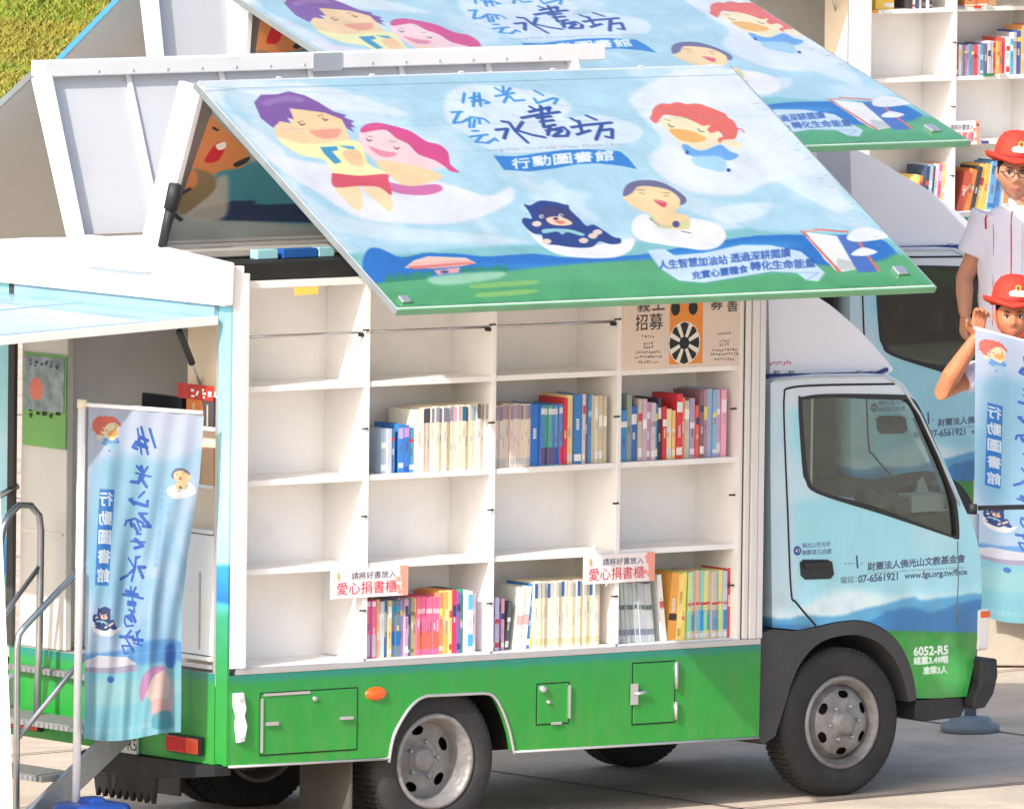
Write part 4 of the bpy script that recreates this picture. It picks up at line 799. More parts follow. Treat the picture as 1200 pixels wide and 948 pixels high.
    e = MB(); e.box(2.05, 2.75, .25, .5, .3, .56); e.box(1.85, 1.98, 1.3, 1.6, .26, .5); e.tube([(1.7, .7, .3), (2.9, .7, .3)], .06, 10); e.build('fuel_tank', frame, T, .02)
    wheel('rear_wheel', 1.238, .035, .292, T, True)
    for y in (.235,): wheel('rear_wheel', 1.238, y, .292, T, True)
    for y in (1.42, 1.62): wheel('rear_wheel', 1.238, y, .292, T, True)
    MB().box(.745, .757, .04, .44, .03, .335).build('mud_flap', mat('flap_rubber', (84, 80, 76), .8, var=.2, dirt=.4), T)
    MB().box(.745, .757, 1.4, 1.8, .03, .335).build('mud_flap', mat('flap_rubber', (84, 80, 76), .8), T)
    fl = [o for o in T.children if o.name.startswith('mud_flap')]
    # ---- cab
    cont = px_poly([(905, 735), (903, 560), (903, 449), (911, 443), (960, 439), (1020, 438), (1040, 439), (1058, 449), (1074, 472), (1096, 515), (1128, 590), (1142, 620), (1149, 650), (1151, 700), (1146, 745), (1141, 780), (1133, 816), (1100, 818)]+curve2([(1074, 818), (1069, 789), (1056, 757), (1036, 737), (1011, 727), (983, 728), (956, 734)], 4)+[(935, 738)], .05)
    YA, YZ = .05, 1.76
    def solid(shr, ya, yb):
        cx = sum(p[0] for p in cont)/len(cont); cz = sum(p[1] for p in cont)/len(cont)
        pts = [Vector(p) for p in cont]; N = len(pts); o_ = []
        if shr:
            for i in range(N):
                a, b2, c2 = pts[i-1], pts[i], pts[(i+1) % N]; n1 = Vector((-(b2-a).y, (b2-a).x)).normalized(); n2 = Vector((-(c2-b2).y, (c2-b2).x)).normalized(); nn = (n1+n2).normalized(); o_.append(b2-nn*shr)
            ar = sum(pts[i-1].x*pts[i].y-pts[i].x*pts[i-1].y for i in range(N))
            if ar > 0: o_ = [2*p-q_ for p, q_ in zip(pts, o_)]
            # grow check
            if abs(o_[5].y) > abs(pts[5].y): o_ = [2*p-q_ for p, q_ in zip(pts, o_)]
        else: o_ = pts
        return MB().prism([(p.x, p.y) for p in o_], 'y', ya, yb)
    body = solid(0, YA, YZ).build('cab_body', cabmat, None, .035, 3)
    inner = solid(.035, YA+.035, YZ-.035).build('cut', white)
    wp = px_poly([(935.5, 471), (941, 465), (974, 461.5), (1056, 462.5), (1066, 465), (1078, 479), (1105, 541), (1120, 586), (1124, 627), (1120, 631.5), (1110, 628), (1035, 603), (958, 578.5), (944, 563), (940, 546)], .05); wp = [tuple(q) for q in smoothpoly(wp, 4)]
    c1 = MB().prism(wp, 'y', -.5, 2.5).build('cut', white)
    ws = MB(); zA = oy(1050, 447, .05)[1]; zB = oy(1130, 600, .05)[1]; ws.box(3.6, 5.2, YA+.1, YZ-.1, zB+.0, zA-.05); c2 = ws.build('cut', white)
    for cutter in (inner, c1, c2):
        md = body.modifiers.new('b', 'BOOLEAN'); md.operation = 'DIFFERENCE'; md.object = cutter; md.solver = 'EXACT'
    dg = bpy.context.evaluated_depsgraph_get(); me = bpy.data.meshes.new_from_object(body.evaluated_get(dg)); me.name = 'cab_body'
    for o in (inner, c1, c2): bpy.data.objects.remove(o)
    body.modifiers.clear(); body.data = me
    while me.uv_layers: me.uv_layers.remove(me.uv_layers[0])
    setuv(me, cabuv); me.materials.clear(); me.materials.append(cabmat); me.polygons.foreach_set('material_index', [0]*len(me.polygons)); me.polygons.foreach_set('use_smooth', [False]*len(me.polygons))
    body.parent = T; cabp.append(body)
    def C(o): cabp.append(o); return o
    # window seal and glass on both sides
    for Y, s_ in ((YA, -1), (YZ, 1)):
        cxw = sum(p[0] for p in wp)/len(wp); czw = sum(p[1] for p in wp)/len(wp)
        def inset(k): return [(p[0]+(cxw-p[0])*k/abs(max(.2, math.hypot(cxw-p[0], czw-p[1]))), p[1]+(czw-p[1])*k/abs(max(.2, math.hypot(cxw-p[0], czw-p[1])))) for p in wp]
        w_ = C(MB().prism(wp, 'y', Y+s_*.003, Y-s_*.036, holes=[inset(.026)]).build('window_seal', blackp, T)); g = MB(); ii = inset(.026)
        g.prism(ii, 'y', Y-s_*.014, Y-s_*.018); C(g.build('window_pane', glass, T))
    # windscreen
    def top(x):  # contour front line between roof and cowl
        return 0
    f0 = oy(1052, 446, .05); f1 = oy(1128, 594, .05); e = MB(); e.add([(f0[0]-.01, YA+.08, f0[1]-.03), (f0[0]-.01, YZ-.08, f0[1]-.03), (f1[0]-.012, YZ-.08, f1[1]), (f1[0]-.012, YA+.08, f1[1])], [(0, 1, 2, 3)]); C(e.build('windscreen', glass, T))
    # door outline grooves as recessed dark line
    dl = px_poly([(924, 735), (929, 726), (925, 640), (921, 560), (919, 462), (924, 455), (960, 450), (1045, 450), (1062, 456), (1082, 482)], .05); dl = px_poly(curve2([(956, 733), (933, 706), (927, 692), (923, 600), (919, 500), (919, 464), (924, 455), (960, 451.5), (1048, 450)], 5), .05)
    
    for y_ in (YA+.001, YZ-.001): C(MB().tube([(x, y_, z) for x, z in dl], .006, 6).build('door_gap', ink, T))
    d2 = px_poly([(1122, 634), (1123, 680), (1120, 735)], .05); 
    for y_ in (YA+.001, YZ-.001): C(MB().tube([(x, y_, z) for x, z in d2], .004, 6).build('door_gap', mat('soft_gap', (110, 130, 140), .6), T))
    # handle
    for Y, s_ in ((YA, -1), (YZ, 1)):
        hq = px_poly([(937, 659), (941, 655.5), (970, 655.5), (975, 660), (977, 673), (973, 678), (943, 679), (938, 674)], .05); o = C(MB().prism(hq, 'y', Y-s_*.004, Y+s_*.006).build('door_handle', blackp, T, .003))
        e = MB(); a, b_ = oy(941, 662, .05), oy(973, 661, .05); e.box(a[0], b_[0], Y+s_*.006, Y+s_*.018, a[1]-.014, a[1]+.012); e.build('handle_grip', blackp, o, .004)
    # drip rail over the door
    e = MB(); r_ = px_poly([(905, 446), (960, 442), (1036, 441), (1056, 452), (1078, 486), (1100, 533), (1124, 592)], .05); 
    for y_ in (YA-.002, YZ+.002): C(MB().tube([(x, y_, z) for x, z in r_], .007, 6).build('drip_rail', mat('silver_paint', (190, 200, 208), .35), T))
    # fairing
    fp = [oy(898, 441, .15), oy(895, 312, .15)]+[oy(*q, .15) for q in curve2([(907, 315), (928, 328), (948, 344), (968, 357), (985, 371), (1006, 390), (1023, 409), (1038, 426), (1042, 433), (1034, 439)], 4)]
    fa = C(MB().prism(fp, 'y', .12, 1.69).build('roof_fairing', mat('fairing_white', (230, 231, 236), .35, var=.03, coat=.3), T, .03, 4))
    e = MB(); t_ = px_poly([(897, 441), (960, 440), (1028, 438), (1040, 433)], .11); e.tube([(x, .113, z) for x, z in t_], .011, 8); e.tube([(x, 1.697, z) for x, z in t_], .011, 8); e.build('fairing_seal', navy, fa)
    e = MB()
    for px_ in (911, 928, 1007, 1024): a = oy(px_, 436, .11); e.box(a[0]-.012, a[0]+.012, .106, .118, a[1]-.008, a[1]+.006)
    e.build('fairing_bolt', galv, fa)
    marks((902, 429), (928, 427.5), (902, 423.5), lambda a, b_: (lambda q_: (q_[0], .117, q_[1]))(oy(a, b_, .117)), inkr, fa, 8, 6)
    # front lamps, bumper, step, mirrors
    hl = px_poly([(1143, 712), (1158, 710), (1156, 760), (1142, 762)], .1); e = MB(); x0 = hl[0][0]-.03
    for Y0_, s_ in ((YA-.003, 1), (YZ+.003, -1)):
        e = MB(); e.box(x0, x0+.075, Y0_, Y0_+s_*.3, hl[2][1], hl[0][1]); o = C(e.build('headlight', clearl, T, .012)); e = MB(); e.box(x0+.02, x0+.08, Y0_-s_*.004, Y0_+s_*.1, hl[0][1]-.045, hl[0][1]-.012); e.build('turn_signal', amber, o, .006)
    bq = px_poly([(1141, 772), (1160, 770), (1161, 790), (1156, 812), (1146, 828), (1132, 830), (1131, 822), (1140, 800)], .05)
    C(MB().prism(bq, 'y', -.01, 1.82).build('front_bumper', blackp, T, .012)); bq = px_poly([(1074, 820), (1128, 817), (1131, 830), (1126, 840), (1085, 845), (1072, 842)], .05)
    C(MB().prism(bq, 'y', .05, .4).build('step_well', blackp, T, .006)); C(MB().prism(bq, 'y', 1.4, 1.76).build('step_well', blackp, T, .006))
    C(MB().box(4.42, 4.44, .35, 1.46, .62, .95).build('grille', blackp, T)); 
    # wheel arch lining and guard behind the wheel
    gp = px_poly([(890, 742), (905, 737)]+curve2([(930, 739), (956, 735), (983, 729), (1011, 728), (1036, 738), (1056, 758), (1069, 790), (1073, 820)])+curve2([(1064, 822), (1058, 795), (1046, 770), (1028, 752), (1006, 744), (984, 745), (962, 752), (944, 768), (930, 792), (918, 830), (908, 862)])+[(894, 872), (888, 866)], .05)
    C(MB().prism(gp, 'y', .045, .40).build('wheel_guard', greyp, T, .004)); C(MB().prism(gp, 'y', 1.41, 1.765).build('wheel_guard', greyp, T))
    C(MB().box(3.15, 4.3, .42, 1.38, .45, .78).build('engine_bay', frame, T)); C(MB().box(3.15, 4.25, .12, 1.68, .79, .83).build('cab_floor', drk, T))
    e = MB(); e.box(3.14, 3.17, .1, 1.7, .84, 1.95); C(e.build('cab_rear_trim', drk, T))
    C(wheel('front_wheel', 3.655, .03, .354, T, False)); C(wheel('front_wheel', 3.655, 1.6, .354, T, False))
    # cabin fittings
    for y in (.32, 1.12):
        e = MB(); e.prism([(3.22, 1.12), (3.28, 1.62), (3.40, 1.62), (3.40, 1.2), (3.72, 1.17), (3.74, 1.04), (3.25, 1.0)], 'y', y, y+.42); o = C(e.build('seat', seatm, T, .04, 3)); MB().box(3.27, 3.36, y+.1, y+.32, 1.64, 1.80).build('headrest', seatm, o, .03, 3)
    e = MB(); e.prism([(4.02, .84), (3.98, 1.2), (4.05, 1.30), (4.30, 1.33), (4.36, 1.2), (4.36, .84)], 'y', .1, 1.7); C(e.build('dashboard', mat('dashboard_plastic', (98, 88, 74), .6, var=.15), T, .02, 3))
    e = MB(); cyl = Vector((3.93, 1.32, 1.30)); pts = []
    for i in range(33): a = 2*math.pi*i/32; pts.append(cyl+Vector((-.08*math.sin(a), .19*math.cos(a), .17*math.sin(a))))
    e.tube(pts, .014, 8, cap=False); e.tube([cyl, cyl+Vector((.15, 0, -.1))], .02, 8); e.tube([pts[0], cyl, pts[16]], .014, 8); C(e.build('steering_wheel', blackp, T))
    e = MB(); e.box(4.0, 4.06, .82, .92, 1.30, 1.96); C(e.build('windscreen_post', mat('post_brown', (92, 84, 72), .7), T, .006)); C(MB().box(3.95, 4.0, .78, .98, 1.86, 1.94).build('rear_view_mirror', blackp, T, .01))
    e = MB(); e.tube([(4.22, -.0, 1.95), (4.34, -.14, 1.9), (4.36, -.16, 1.55), (4.27, -.02, 1.45)], .01, 8)
    # far mirror only is in view (through the glass)
    e = MB(); e.tube([(4.2, YZ, 1.85), (4.34, YZ+.16, 1.86), (4.36, YZ+.18, 1.5), (4.26, YZ+.01, 1.4)], .011, 8); o = C(e.build('mirror_arm', blackp, T)); MB().box(4.33, 4.36, YZ+.1, YZ+.28, 1.55, 1.85).build('mirror', blackp, o, .01)
    return T, cabp

TR1, CAB1 = build_truck()
tag(TR1, 'nearest book truck with open shelves, white sign cards and green skirt in front', 'truck', 'open book trucks parked in a row')
# ------------------------------------------------------------------ two more trucks of the same make behind
def dup_tree(root):
    mp = {}
    def cp(o, par):
        c = o.copy(); col.objects.link(c); c.parent = par; mp[o] = c
        for ch in list(o.children): cp(ch, c)
        return c
    return cp(root, None), mp
T2, mp2 = dup_tree(TR1); T2.location = (4.80, 5.75, .089)
tag(T2, 'middle book truck, directly behind the nearest one, its cab behind the men in red hats')
for o in CAB1: mp2[o].location.x += .2
def swing(c, y, deg, dx):
    """turn a copied wing part about its hinge line"""
    P = Matrix.Translation((dx, y, 2.722)); c.matrix_local = P @ Matrix.Rotation(math.radians(deg), 4, 'X') @ Matrix.Translation((0, -y, -2.722))
for o, c in mp2.items():
    if o.name.startswith('side_wing'):
        far_ = o.get('side') == 1; A = np.array([.40, 3.46] if far_ else [.539, 3.444]); B_ = np.array([-1.2, 2.42] if far_ else [-1.64, 2.71]); vs_ = 1. if far_ else 1.25; d = (B_-A)/np.linalg.norm(B_-A); s_ = 1 if o.get('side') == 0 else -1; y0 = A[0] if s_ > 0 else 1.885-A[0]
        c.matrix_local = Matrix(((1, 0, 0, -.17 if far_ else -.3), (0, s_*d[0]*vs_, s_*d[1], y0), (0, d[1]*vs_, -d[0], A[1]), (0, 0, 0, 1)))
    if o.name.startswith('printed_sheet'): c.data = c.data.copy(); c.data.materials[0] = wingmat2
    if o.name.startswith('side_trim') and o.parent.get('side') == 1: c.data = c.data.copy(); c.data.materials[0] = mat('blue_trim', (70, 140, 200), .4)
    if o.name.startswith('wing_roof'): n_ = sum(v.co.y for v in o.data.vertices)/len(o.data.vertices); swing(c, .584 if n_ < .94 else 1.301, -17 if n_ < .94 else 10, -.17)
    if o.name.startswith(('shoulder_bar', 'inner_lining')): swing(c, .584 if o.name.startswith('inner') else 1.301, -17 if o.name.startswith('inner') else 10, -.17)
    if o.name.startswith('roof_spine'): c.location.x -= .17
tg_ = glass.copy(); tg_.name = 'tinted_glass'; tg_.node_tree.nodes['Transparent BSDF'].inputs[0].default_value = (.22, .26, .25, 1)
for o, c in mp2.items():
    if o.name.startswith('window_pane'): c.data = c.data.copy(); c.data.materials[0] = tg_
    if o.name.startswith('roof_fairing'): c.scale.x = 1.22; c.location.x -= 3.15*.22
T3, mp3 = dup_tree(TR1); T3.location = (18.91, 19.336, .352)
tag(T3, 'farthest book truck in the upper right corner, shelf rows tagged in orange and green', 'truck')
for o, c in list(mp3.items()):
    nm = o.name.split('.')[0]
    if nm in ('red_banner_strip', 'end_shelf', 'cupboard_door', 'monitor', 'inner_door', 'floor_trim', 'roof_fittings'):
        for q in list(c.children_recursive)+[c]: bpy.data.objects.remove(q)
    elif nm == 'rear_corner_strip': c.data = c.data.copy(); c.data.materials[0] = aluw
# tags stuck on the far truck's shelf edges (parts of it)
def T3pt(px, py, Y=.035):
    x, z = oy(px, py, T3.location.y+Y); return x-T3.location.x, z-T3.location.z
for px, py, w_, c_ in ((1023, 14, 16, (238, 160, 50)), (1040, 14.5, 11, (200, 200, 200)), (1127, 9, 10, (120, 120, 140)), (1146, 8.5, 10, (214, 60, 50)), (1159, 8.5, 10, (190, 190, 190)), (1159, 88, 16, (50, 130, 80)), (1175, 88, 10, (190, 190, 190)), (1048, 172, 16, (50, 60, 120)), (1064, 171.5, 12, (190, 190, 190)), (1155, 167, 9, (60, 80, 140))):
    x, z = T3pt(px, py); MB().box(x-w_/370, x+w_/370, .034, .044, z-.009, z+.009).build('shelf_tag', mat('tag_%d_%d_%d' % c_, c_, .6), T3)

# ------------------------------------------------------------------ books, each a thing of its own
CN = [('black', (30, 30, 35)), ('dark grey', (80, 80, 85)), ('grey', (150, 150, 150)), ('pale grey', (195, 195, 195)), ('white', (240, 240, 240)), ('cream', (236, 224, 200)), ('red', (200, 35, 45)), ('orange', (240, 130, 50)), ('yellow', (248, 215, 110)),
      ('green', (60, 150, 100)), ('teal', (60, 150, 160)), ('blue', (30, 100, 195)), ('light blue', (130, 180, 220)), ('navy', (35, 50, 110)), ('purple', (120, 90, 180)), ('lilac', (185, 170, 205)), ('pink', (238, 130, 160)), ('brown', (120, 80, 60)), ('olive', (140, 150, 110)), ('hot pink', (235, 90, 140))]
def cname(c): return min(CN, key=lambda n: sum((a-b)**2 for a, b in zip(n[1], c)))[0]
ORD = ['first', 'second', 'third', 'fourth', 'fifth', 'sixth', 'seventh', 'eighth', 'ninth', 'tenth', 'eleventh', 'twelfth', 'thirteenth', 'fourteenth', 'fifteenth', 'sixteenth', 'seventeenth', 'eighteenth', 'nineteenth', 'twentieth'] + ['twenty-'+s for s in ('first', 'second', 'third', 'fourth', 'fifth', 'sixth', 'seventh', 'eighth', 'ninth')] + ['thirtieth'] + ['thirty-'+s for s in ('first', 'second', 'third', 'fourth', 'fifth', 'sixth', 'seventh', 'eighth', 'ninth')]
def cmat(c): return mat('cover_%d_%d_%d' % tuple(c), c, .42, var=.08, scale=25)
def book(w, h, dpt, c, bands, name='book'):
    b = MB(); t = min(.0018, w*.2)
    b.box(0, t, 0, dpt, 0, h); b.box(w-t, w, 0, dpt, 0, h); b.box(t, w-t, 0, t, 0, h); b.mi = 1; b.box(t+.0002, w-t-.0002, t+.0002, dpt-.006, .003, h-.004)
    ms = [cmat(c), page]
    for (z0, z1, bc) in bands:
        ms.append(cmat(bc)); b.mi = len(ms)-1
        b.box(.0006, w-.0006, -.0004, .0002, z0*h, z1*h)
    if w > .012 or random.random() < .75:
        tc_ = random.choice([(190, 180, 170), (206, 200, 190), (170, 170, 180)]) if sum(c) > 560 else random.choice([(90, 90, 110), (235, 235, 235), (110, 110, 130), (200, 90, 100), (90, 120, 170)]) if sum(c) > 380 else random.choice([(240, 240, 235), (245, 225, 150), (210, 215, 225)])
        ms.append(cmat(tc_)); b.mi = len(ms)-1; z = random.uniform(.30, .5); n = random.randint(3, 6); g = random.uniform(.026, .036)
        for i in range(n): b.box(w*.3, w*.7, -.0006, .0002, (z+i*g)*h, (z+i*g+g*.6)*h)
    return b.build(name, ms)
def shelf_row(root, x0, z, specs, place, y=.075, k=196., kz=240., group=None, kind='book'):
    x = x0; n = 0
    for s in specs:
        if s[0] == 'gap': x += s[1]/k; continue
        w, h, c = s[0]/k, s[1]/kz, s[2]; bands = s[3] if len(s) > 3 and s[3] else []; lean = s[4] if len(s) > 4 else 0
        c = tuple(int(max(8, min(246, v*.88+32+random.uniform(-6, 6)))) for v in c)
        if not bands and random.random() < .8:
            q = random.random(); bc = random.choice([(235, 235, 235), (240, 220, 120), (60, 70, 110), (210, 70, 80), tuple(max(10, v-50) for v in c), tuple(min(245, v+60) for v in c)])
            z0 = random.uniform(.5, .75); bands = [(z0, z0+random.uniform(.06, .2), bc)]
            if q < .5: bands.append((.06, .06+random.uniform(.05, .16), (235, 235, 232) if q < .3 else bc))
        hh = h*random.uniform(.985, 1.01)
        o = book(w*.93, hh, random.uniform(.19, .21), c, bands)
        X, Y, Z_ = root.location; o.location = (X+x, Y+y+random.uniform(-.008, .010), Z_+z+.001); o.rotation_euler = (0, math.radians(lean+random.uniform(-.35, .35)), 0)
        n += 1
        big = 'thick' if s[0] >= 7 else 'slim' if s[0] < 4.6 else ''
        lb = f"{big} {cname(c)} {kind}, {ORD[n-1]} from the left, {place}".strip(); tag(o, lb, 'book', group or 'books '+place)
        x += w
B = lambda *a: [(z0, z1, c) for z0, z1, c in a]
mag = lambda w, h, tops, body=(236, 222, 202), lo=None: [(w, h, body, B((.76, .985, t), *(((.04, .14, lo),) if lo else ()))) for t in tops]
r3b2 = [(6, 50, (150, 172, 210)), (5, 50, (196, 204, 222)), (4, 50, (50, 100, 180)), ('gap', 4), (6, 54, (36, 118, 200), B((.7, .92, (190, 180, 225)), (.1, .2, (220, 230, 240)))), (6, 53, (40, 110, 195), B((.75, .95, (200, 150, 210)), (.02, .12, (30, 90, 190)))), (6, 50, (60, 140, 205)), (11, 71, (233, 228, 220), B((.02, .03, (200, 190, 180))))] + \
    mag(4.3, 72, [(80, 80, 100), (60, 80, 110), (130, 140, 160), (150, 155, 175), (140, 140, 165), (130, 130, 160), (160, 160, 175), (150, 150, 170), (215, 165, 190), (215, 165, 190), (30, 110, 150), (60, 110, 150), (195, 200, 205), (160, 170, 195)], (238, 220, 196)) + mag(4.4, 74, [(110, 110, 110), (160, 155, 150), (170, 160, 160), (120, 120, 125)], (222, 214, 206))
r3b3 = mag(4.1, 71, [(150, 128, 150), (160, 140, 160), (140, 120, 145), (170, 150, 170), (165, 140, 150), (150, 130, 155), (175, 150, 170), (160, 140, 160), (140, 125, 150), (170, 150, 170), (150, 140, 165)], (218, 204, 192), (190, 190, 190)) + \
    [(10, 70, (20, 98, 200), B((.0, .001, (20, 90, 190))))] + [(4.4, 68, c, B((.02, .3, d), (.85, .95, (220, 225, 225)))) for c, d in (((50, 120, 190), (120, 70, 130)), ((50, 150, 120), (60, 70, 110)), ((60, 165, 150), (110, 80, 130)), ((60, 120, 190), (90, 90, 150)), ((90, 170, 195), (40, 110, 190)), ((70, 120, 190), (220, 50, 110)))] + \
    [(5, 76, (200, 28, 40), B((.1, .25, (220, 60, 90)))), (8, 77, (246, 208, 135), B((.04, .14, (235, 235, 230)))), (9, 78, (20, 100, 192), B((.04, .14, (236, 236, 232)))), (3.6, 78, (190, 205, 220)), (4, 78, (110, 72, 92)), (4, 77, (50, 130, 200)), (4, 76, (205, 196, 170)), (4.5, 76, (215, 205, 180)), (4.5, 76, (200, 190, 165)), (4, 75, (190, 185, 160))]
r3b4 = [(3, 50, (230, 190, 200)), (8, 58, (40, 124, 196)), (6, 76, (130, 150, 142)), (7, 62, (30, 92, 180)), (5, 70, (185, 178, 170)), (5, 70, (200, 170, 190)), (5, 66, (190, 150, 180)), (5, 66, (205, 180, 200)), (4, 64, (60, 130, 180)), (4, 70, (30, 40, 60)), (5, 60, (200, 30, 45)), (8, 57, (250, 222, 160)), (4, 55, (250, 200, 120)), (7, 74, (206, 38, 44)), (4, 70, (240, 120, 60)), (6, 66, (192, 190, 185)), (6, 68, (172, 150, 180)), (4, 60, (230, 80, 60)), (5, 75, (128, 80, 92)), (5, 77, (165, 130, 150)), (6, 77, (150, 182, 215)), (5, 77, (120, 170, 222)), (5, 77, (195, 172, 200)), (6, 77, (242, 170, 190))]
r5b2 = [(4.6, 64, (236, 106, 160), B((.02, .4, (205, 205, 225)), (.9, .98, (250, 240, 245)))) for _ in range(3)] + [(4, 66, (225, 150, 120)), (5, 64, (190, 190, 205)), (4.5, 64, (20, 110, 190), B((.45, .8, (190, 200, 215)))), (4, 64, (200, 190, 120)), (5, 64, (90, 130, 160), B((.2, .45, (20, 110, 180)), (.8, .9, (40, 150, 190)))), (5.5, 64, (80, 110, 130), B((.2, .45, (20, 110, 180)), (.8, .9, (40, 150, 190)))), (4, 64, (150, 140, 200)), (4, 64, (190, 140, 190)), (4, 64, (120, 130, 120)), (4, 64, (140, 140, 150)), (3, 64, (240, 210, 70))] + \
    [(3.6, 65, (236, 92, 140), B((.1, .4, (240, 110, 90)), (.72, .8, (250, 200, 210)))) for _ in range(7)] + [(4, 70, (240, 122, 92)), (3.5, 71, (246, 182, 72)), (3.5, 71, (246, 160, 90)), (3.5, 71, (240, 200, 120)), (5, 71, (205, 32, 72)), (4.5, 70, (110, 82, 172)), (4, 71, (44, 160, 112), B((.4, .5, (240, 240, 240)))), (4, 70, (238, 238, 240)), (6, 70, (235, 240, 245), B((.1, .3, (60, 180, 225)), (.7, .95, (100, 190, 230)))), (4, 66, (224, 204, 226))]
r5b3 = [(5, 61, (132, 112, 192)), (5, 60, (192, 182, 212)), (4, 60, (112, 82, 182)), (4, 58, (230, 160, 175)), (4, 56, (60, 70, 80), None, 6), ('gap', 6), (8, 70, (228, 226, 220), B((.4, .55, (236, 170, 175))), 6), (7, 71, (226, 222, 214), B((.4, .55, (236, 170, 175))), 6), (4, 75, (40, 108, 192), None, 5), (3, 74, (240, 222, 90), B((0, .3, (240, 220, 60))), 4)] + mag(4.1, 75, [(52, 100, 170) if i % 4 == 0 else (200, 200, 190) for i in range(19)], (238, 226, 198), (220, 205, 160))
r5b4 = [(4.1, 70-i*.3, (176, 182, 182), B((.55, .63, (90, 110, 110)), (.12, .22, (120, 130, 150))), -4-i*.25) for i in range(11)] + [('gap', 9), (5, 76, (240, 232, 226), B((.5, .6, (214, 40, 60))), -7), ('gap', 2), (10, 77, (240, 158, 52), B((.3, .4, (60, 50, 60))), 5), (4, 76, (250, 222, 130), None, 4), (4, 77, (252, 214, 90), B((.3, .35, (240, 80, 60))), 3)] + \
    [(4.6, 77, c, B((.12, .42, d), (.5, .54, (214, 60, 60)), (.02, .08, (226, 226, 226)))) for c, d in zip([(240, 226, 110), (200, 226, 150), (180, 214, 190), (230, 160, 140), (120, 200, 190), (240, 220, 120), (190, 220, 170), (210, 190, 170), (150, 210, 200), (240, 222, 130), (180, 200, 220)], [(190, 226, 130), (150, 214, 190), (60, 170, 210), (120, 190, 220), (40, 150, 214), (160, 220, 160), (70, 180, 220), (120, 150, 190), (60, 170, 210), (190, 226, 150), (40, 140, 200)])] + [(6, 78, (196, 64, 52))]
X3 = lambda px: oy(px, 552, .075)[0]; X5 = lambda px: oy(px, 765, .075)[0]
shelf_row(TR1, X3(443)+.02, 1.651, r3b2, 'second bay, upper shelf, nearest truck')
shelf_row(TR1, 1.575, 1.651, r3b3, 'third bay, upper shelf, nearest truck')
shelf_row(TR1, 2.312, 1.651, r3b4, 'fourth bay, upper shelf, nearest truck')
shelf_row(TR1, .838, .79, r5b2, 'second bay, bottom shelf, nearest truck')
shelf_row(TR1, 1.575, .79, r5b3, 'third bay, bottom shelf, nearest truck')
shelf_row(TR1, 2.318, .79, r5b4, 'fourth bay, bottom shelf, nearest truck')
def rnd(n, w, h, pal, var=.12): return [(w*random.uniform(.7, 1.3), h*random.uniform(1-var, 1+var*.3), random.choice(pal)) for _ in range(n)]
P1 = [(214, 60, 80), (120, 130, 150), (80, 90, 120), (190, 180, 190), (150, 120, 160), (90, 130, 180), (110, 110, 120), (200, 200, 205)]
P2 = [(240, 170, 80), (230, 120, 110), (240, 200, 130), (200, 200, 210), (90, 160, 190), (60, 90, 170), (214, 60, 60), (240, 200, 160)]
kk = dict(k=147/1., kz=186.)
shelf_row(T3, .845, 1.651, [(3.8, 37, (206, 44, 60)), (3, 37, (240, 240, 240))]+rnd(9, 3.6, 37, P1, .04)+rnd(5, 3.6, 40, P2, .05)+[(5, 44, (214, 60, 60)), (5, 44, (235, 235, 240))]+[(3.5, 42, (80, 170, 190)), (4, 50, (200, 180, 200)), (6, 52, (50, 80, 170)), (4, 52, (236, 180, 90)), (8, 58, (240, 160, 90)), (5, 58, (226, 140, 120))], 'right bay, middle shelf, farthest truck', **kk)
shelf_row(T3, .13, 2.088, [('gap', 5), (4, 34, (190, 140, 40)), (11, 38, (240, 200, 60)), (13, 40, (236, 190, 50)), ('gap', 16)]+[(4, 36, c) for c in ((40, 40, 50), (230, 230, 235), (40, 50, 90), (240, 240, 240), (36, 36, 40), (230, 230, 230), (50, 50, 60))], 'left bay, top shelf, farthest truck', **kk)
shelf_row(T3, .86, 2.088, [('gap', 8)]+[(14, 20, (200, 120, 60)), (16, 22, (220, 110, 60)), (10, 22, (190, 130, 90))], 'right bay, top shelf, farthest truck', **kk)
shelf_row(T3, .50, .79, [(3.6, 46-i, c, None, 14) for i, c in enumerate(((226, 190, 90), (200, 120, 60), (60, 60, 70), (120, 110, 100)))]+[(4.2, 55+i*.6, c, None, 5) for i, c in enumerate(((40, 60, 90), (150, 190, 210), (60, 90, 130), (230, 230, 235), (226, 90, 140), (240, 170, 110), (220, 220, 220), (60, 50, 60)))], 'left bay, bottom shelf, farthest truck', **kk)
shelf_row(T3, .87, .79, [(8, 50, (190, 66, 40), None, 16), (9, 52, (226, 110, 60), None, 16), (5, 54, (40, 40, 40), None, 14), (7, 56, (240, 190, 90), None, 12), (7, 57, (236, 170, 70), None, 11), (8, 58, (90, 150, 200), None, 9), (7, 60, (60, 110, 180), None, 7), (6, 58, (170, 200, 220), None, 5), (6, 44, (230, 130, 60))], 'right bay, bottom shelf, farthest truck', **kk)
for z, n in ((2.088, 5), (1.651, 6), (1.238, 6)):
    shelf_row(T2, 2.75, z, rnd(n, 6, 60, [(150, 145, 140), (190, 180, 165), (110, 110, 105), (200, 195, 185)]), {2.088: 'top', 1.651: 'upper', 1.238: 'middle'}[z]+' shelf, middle truck')

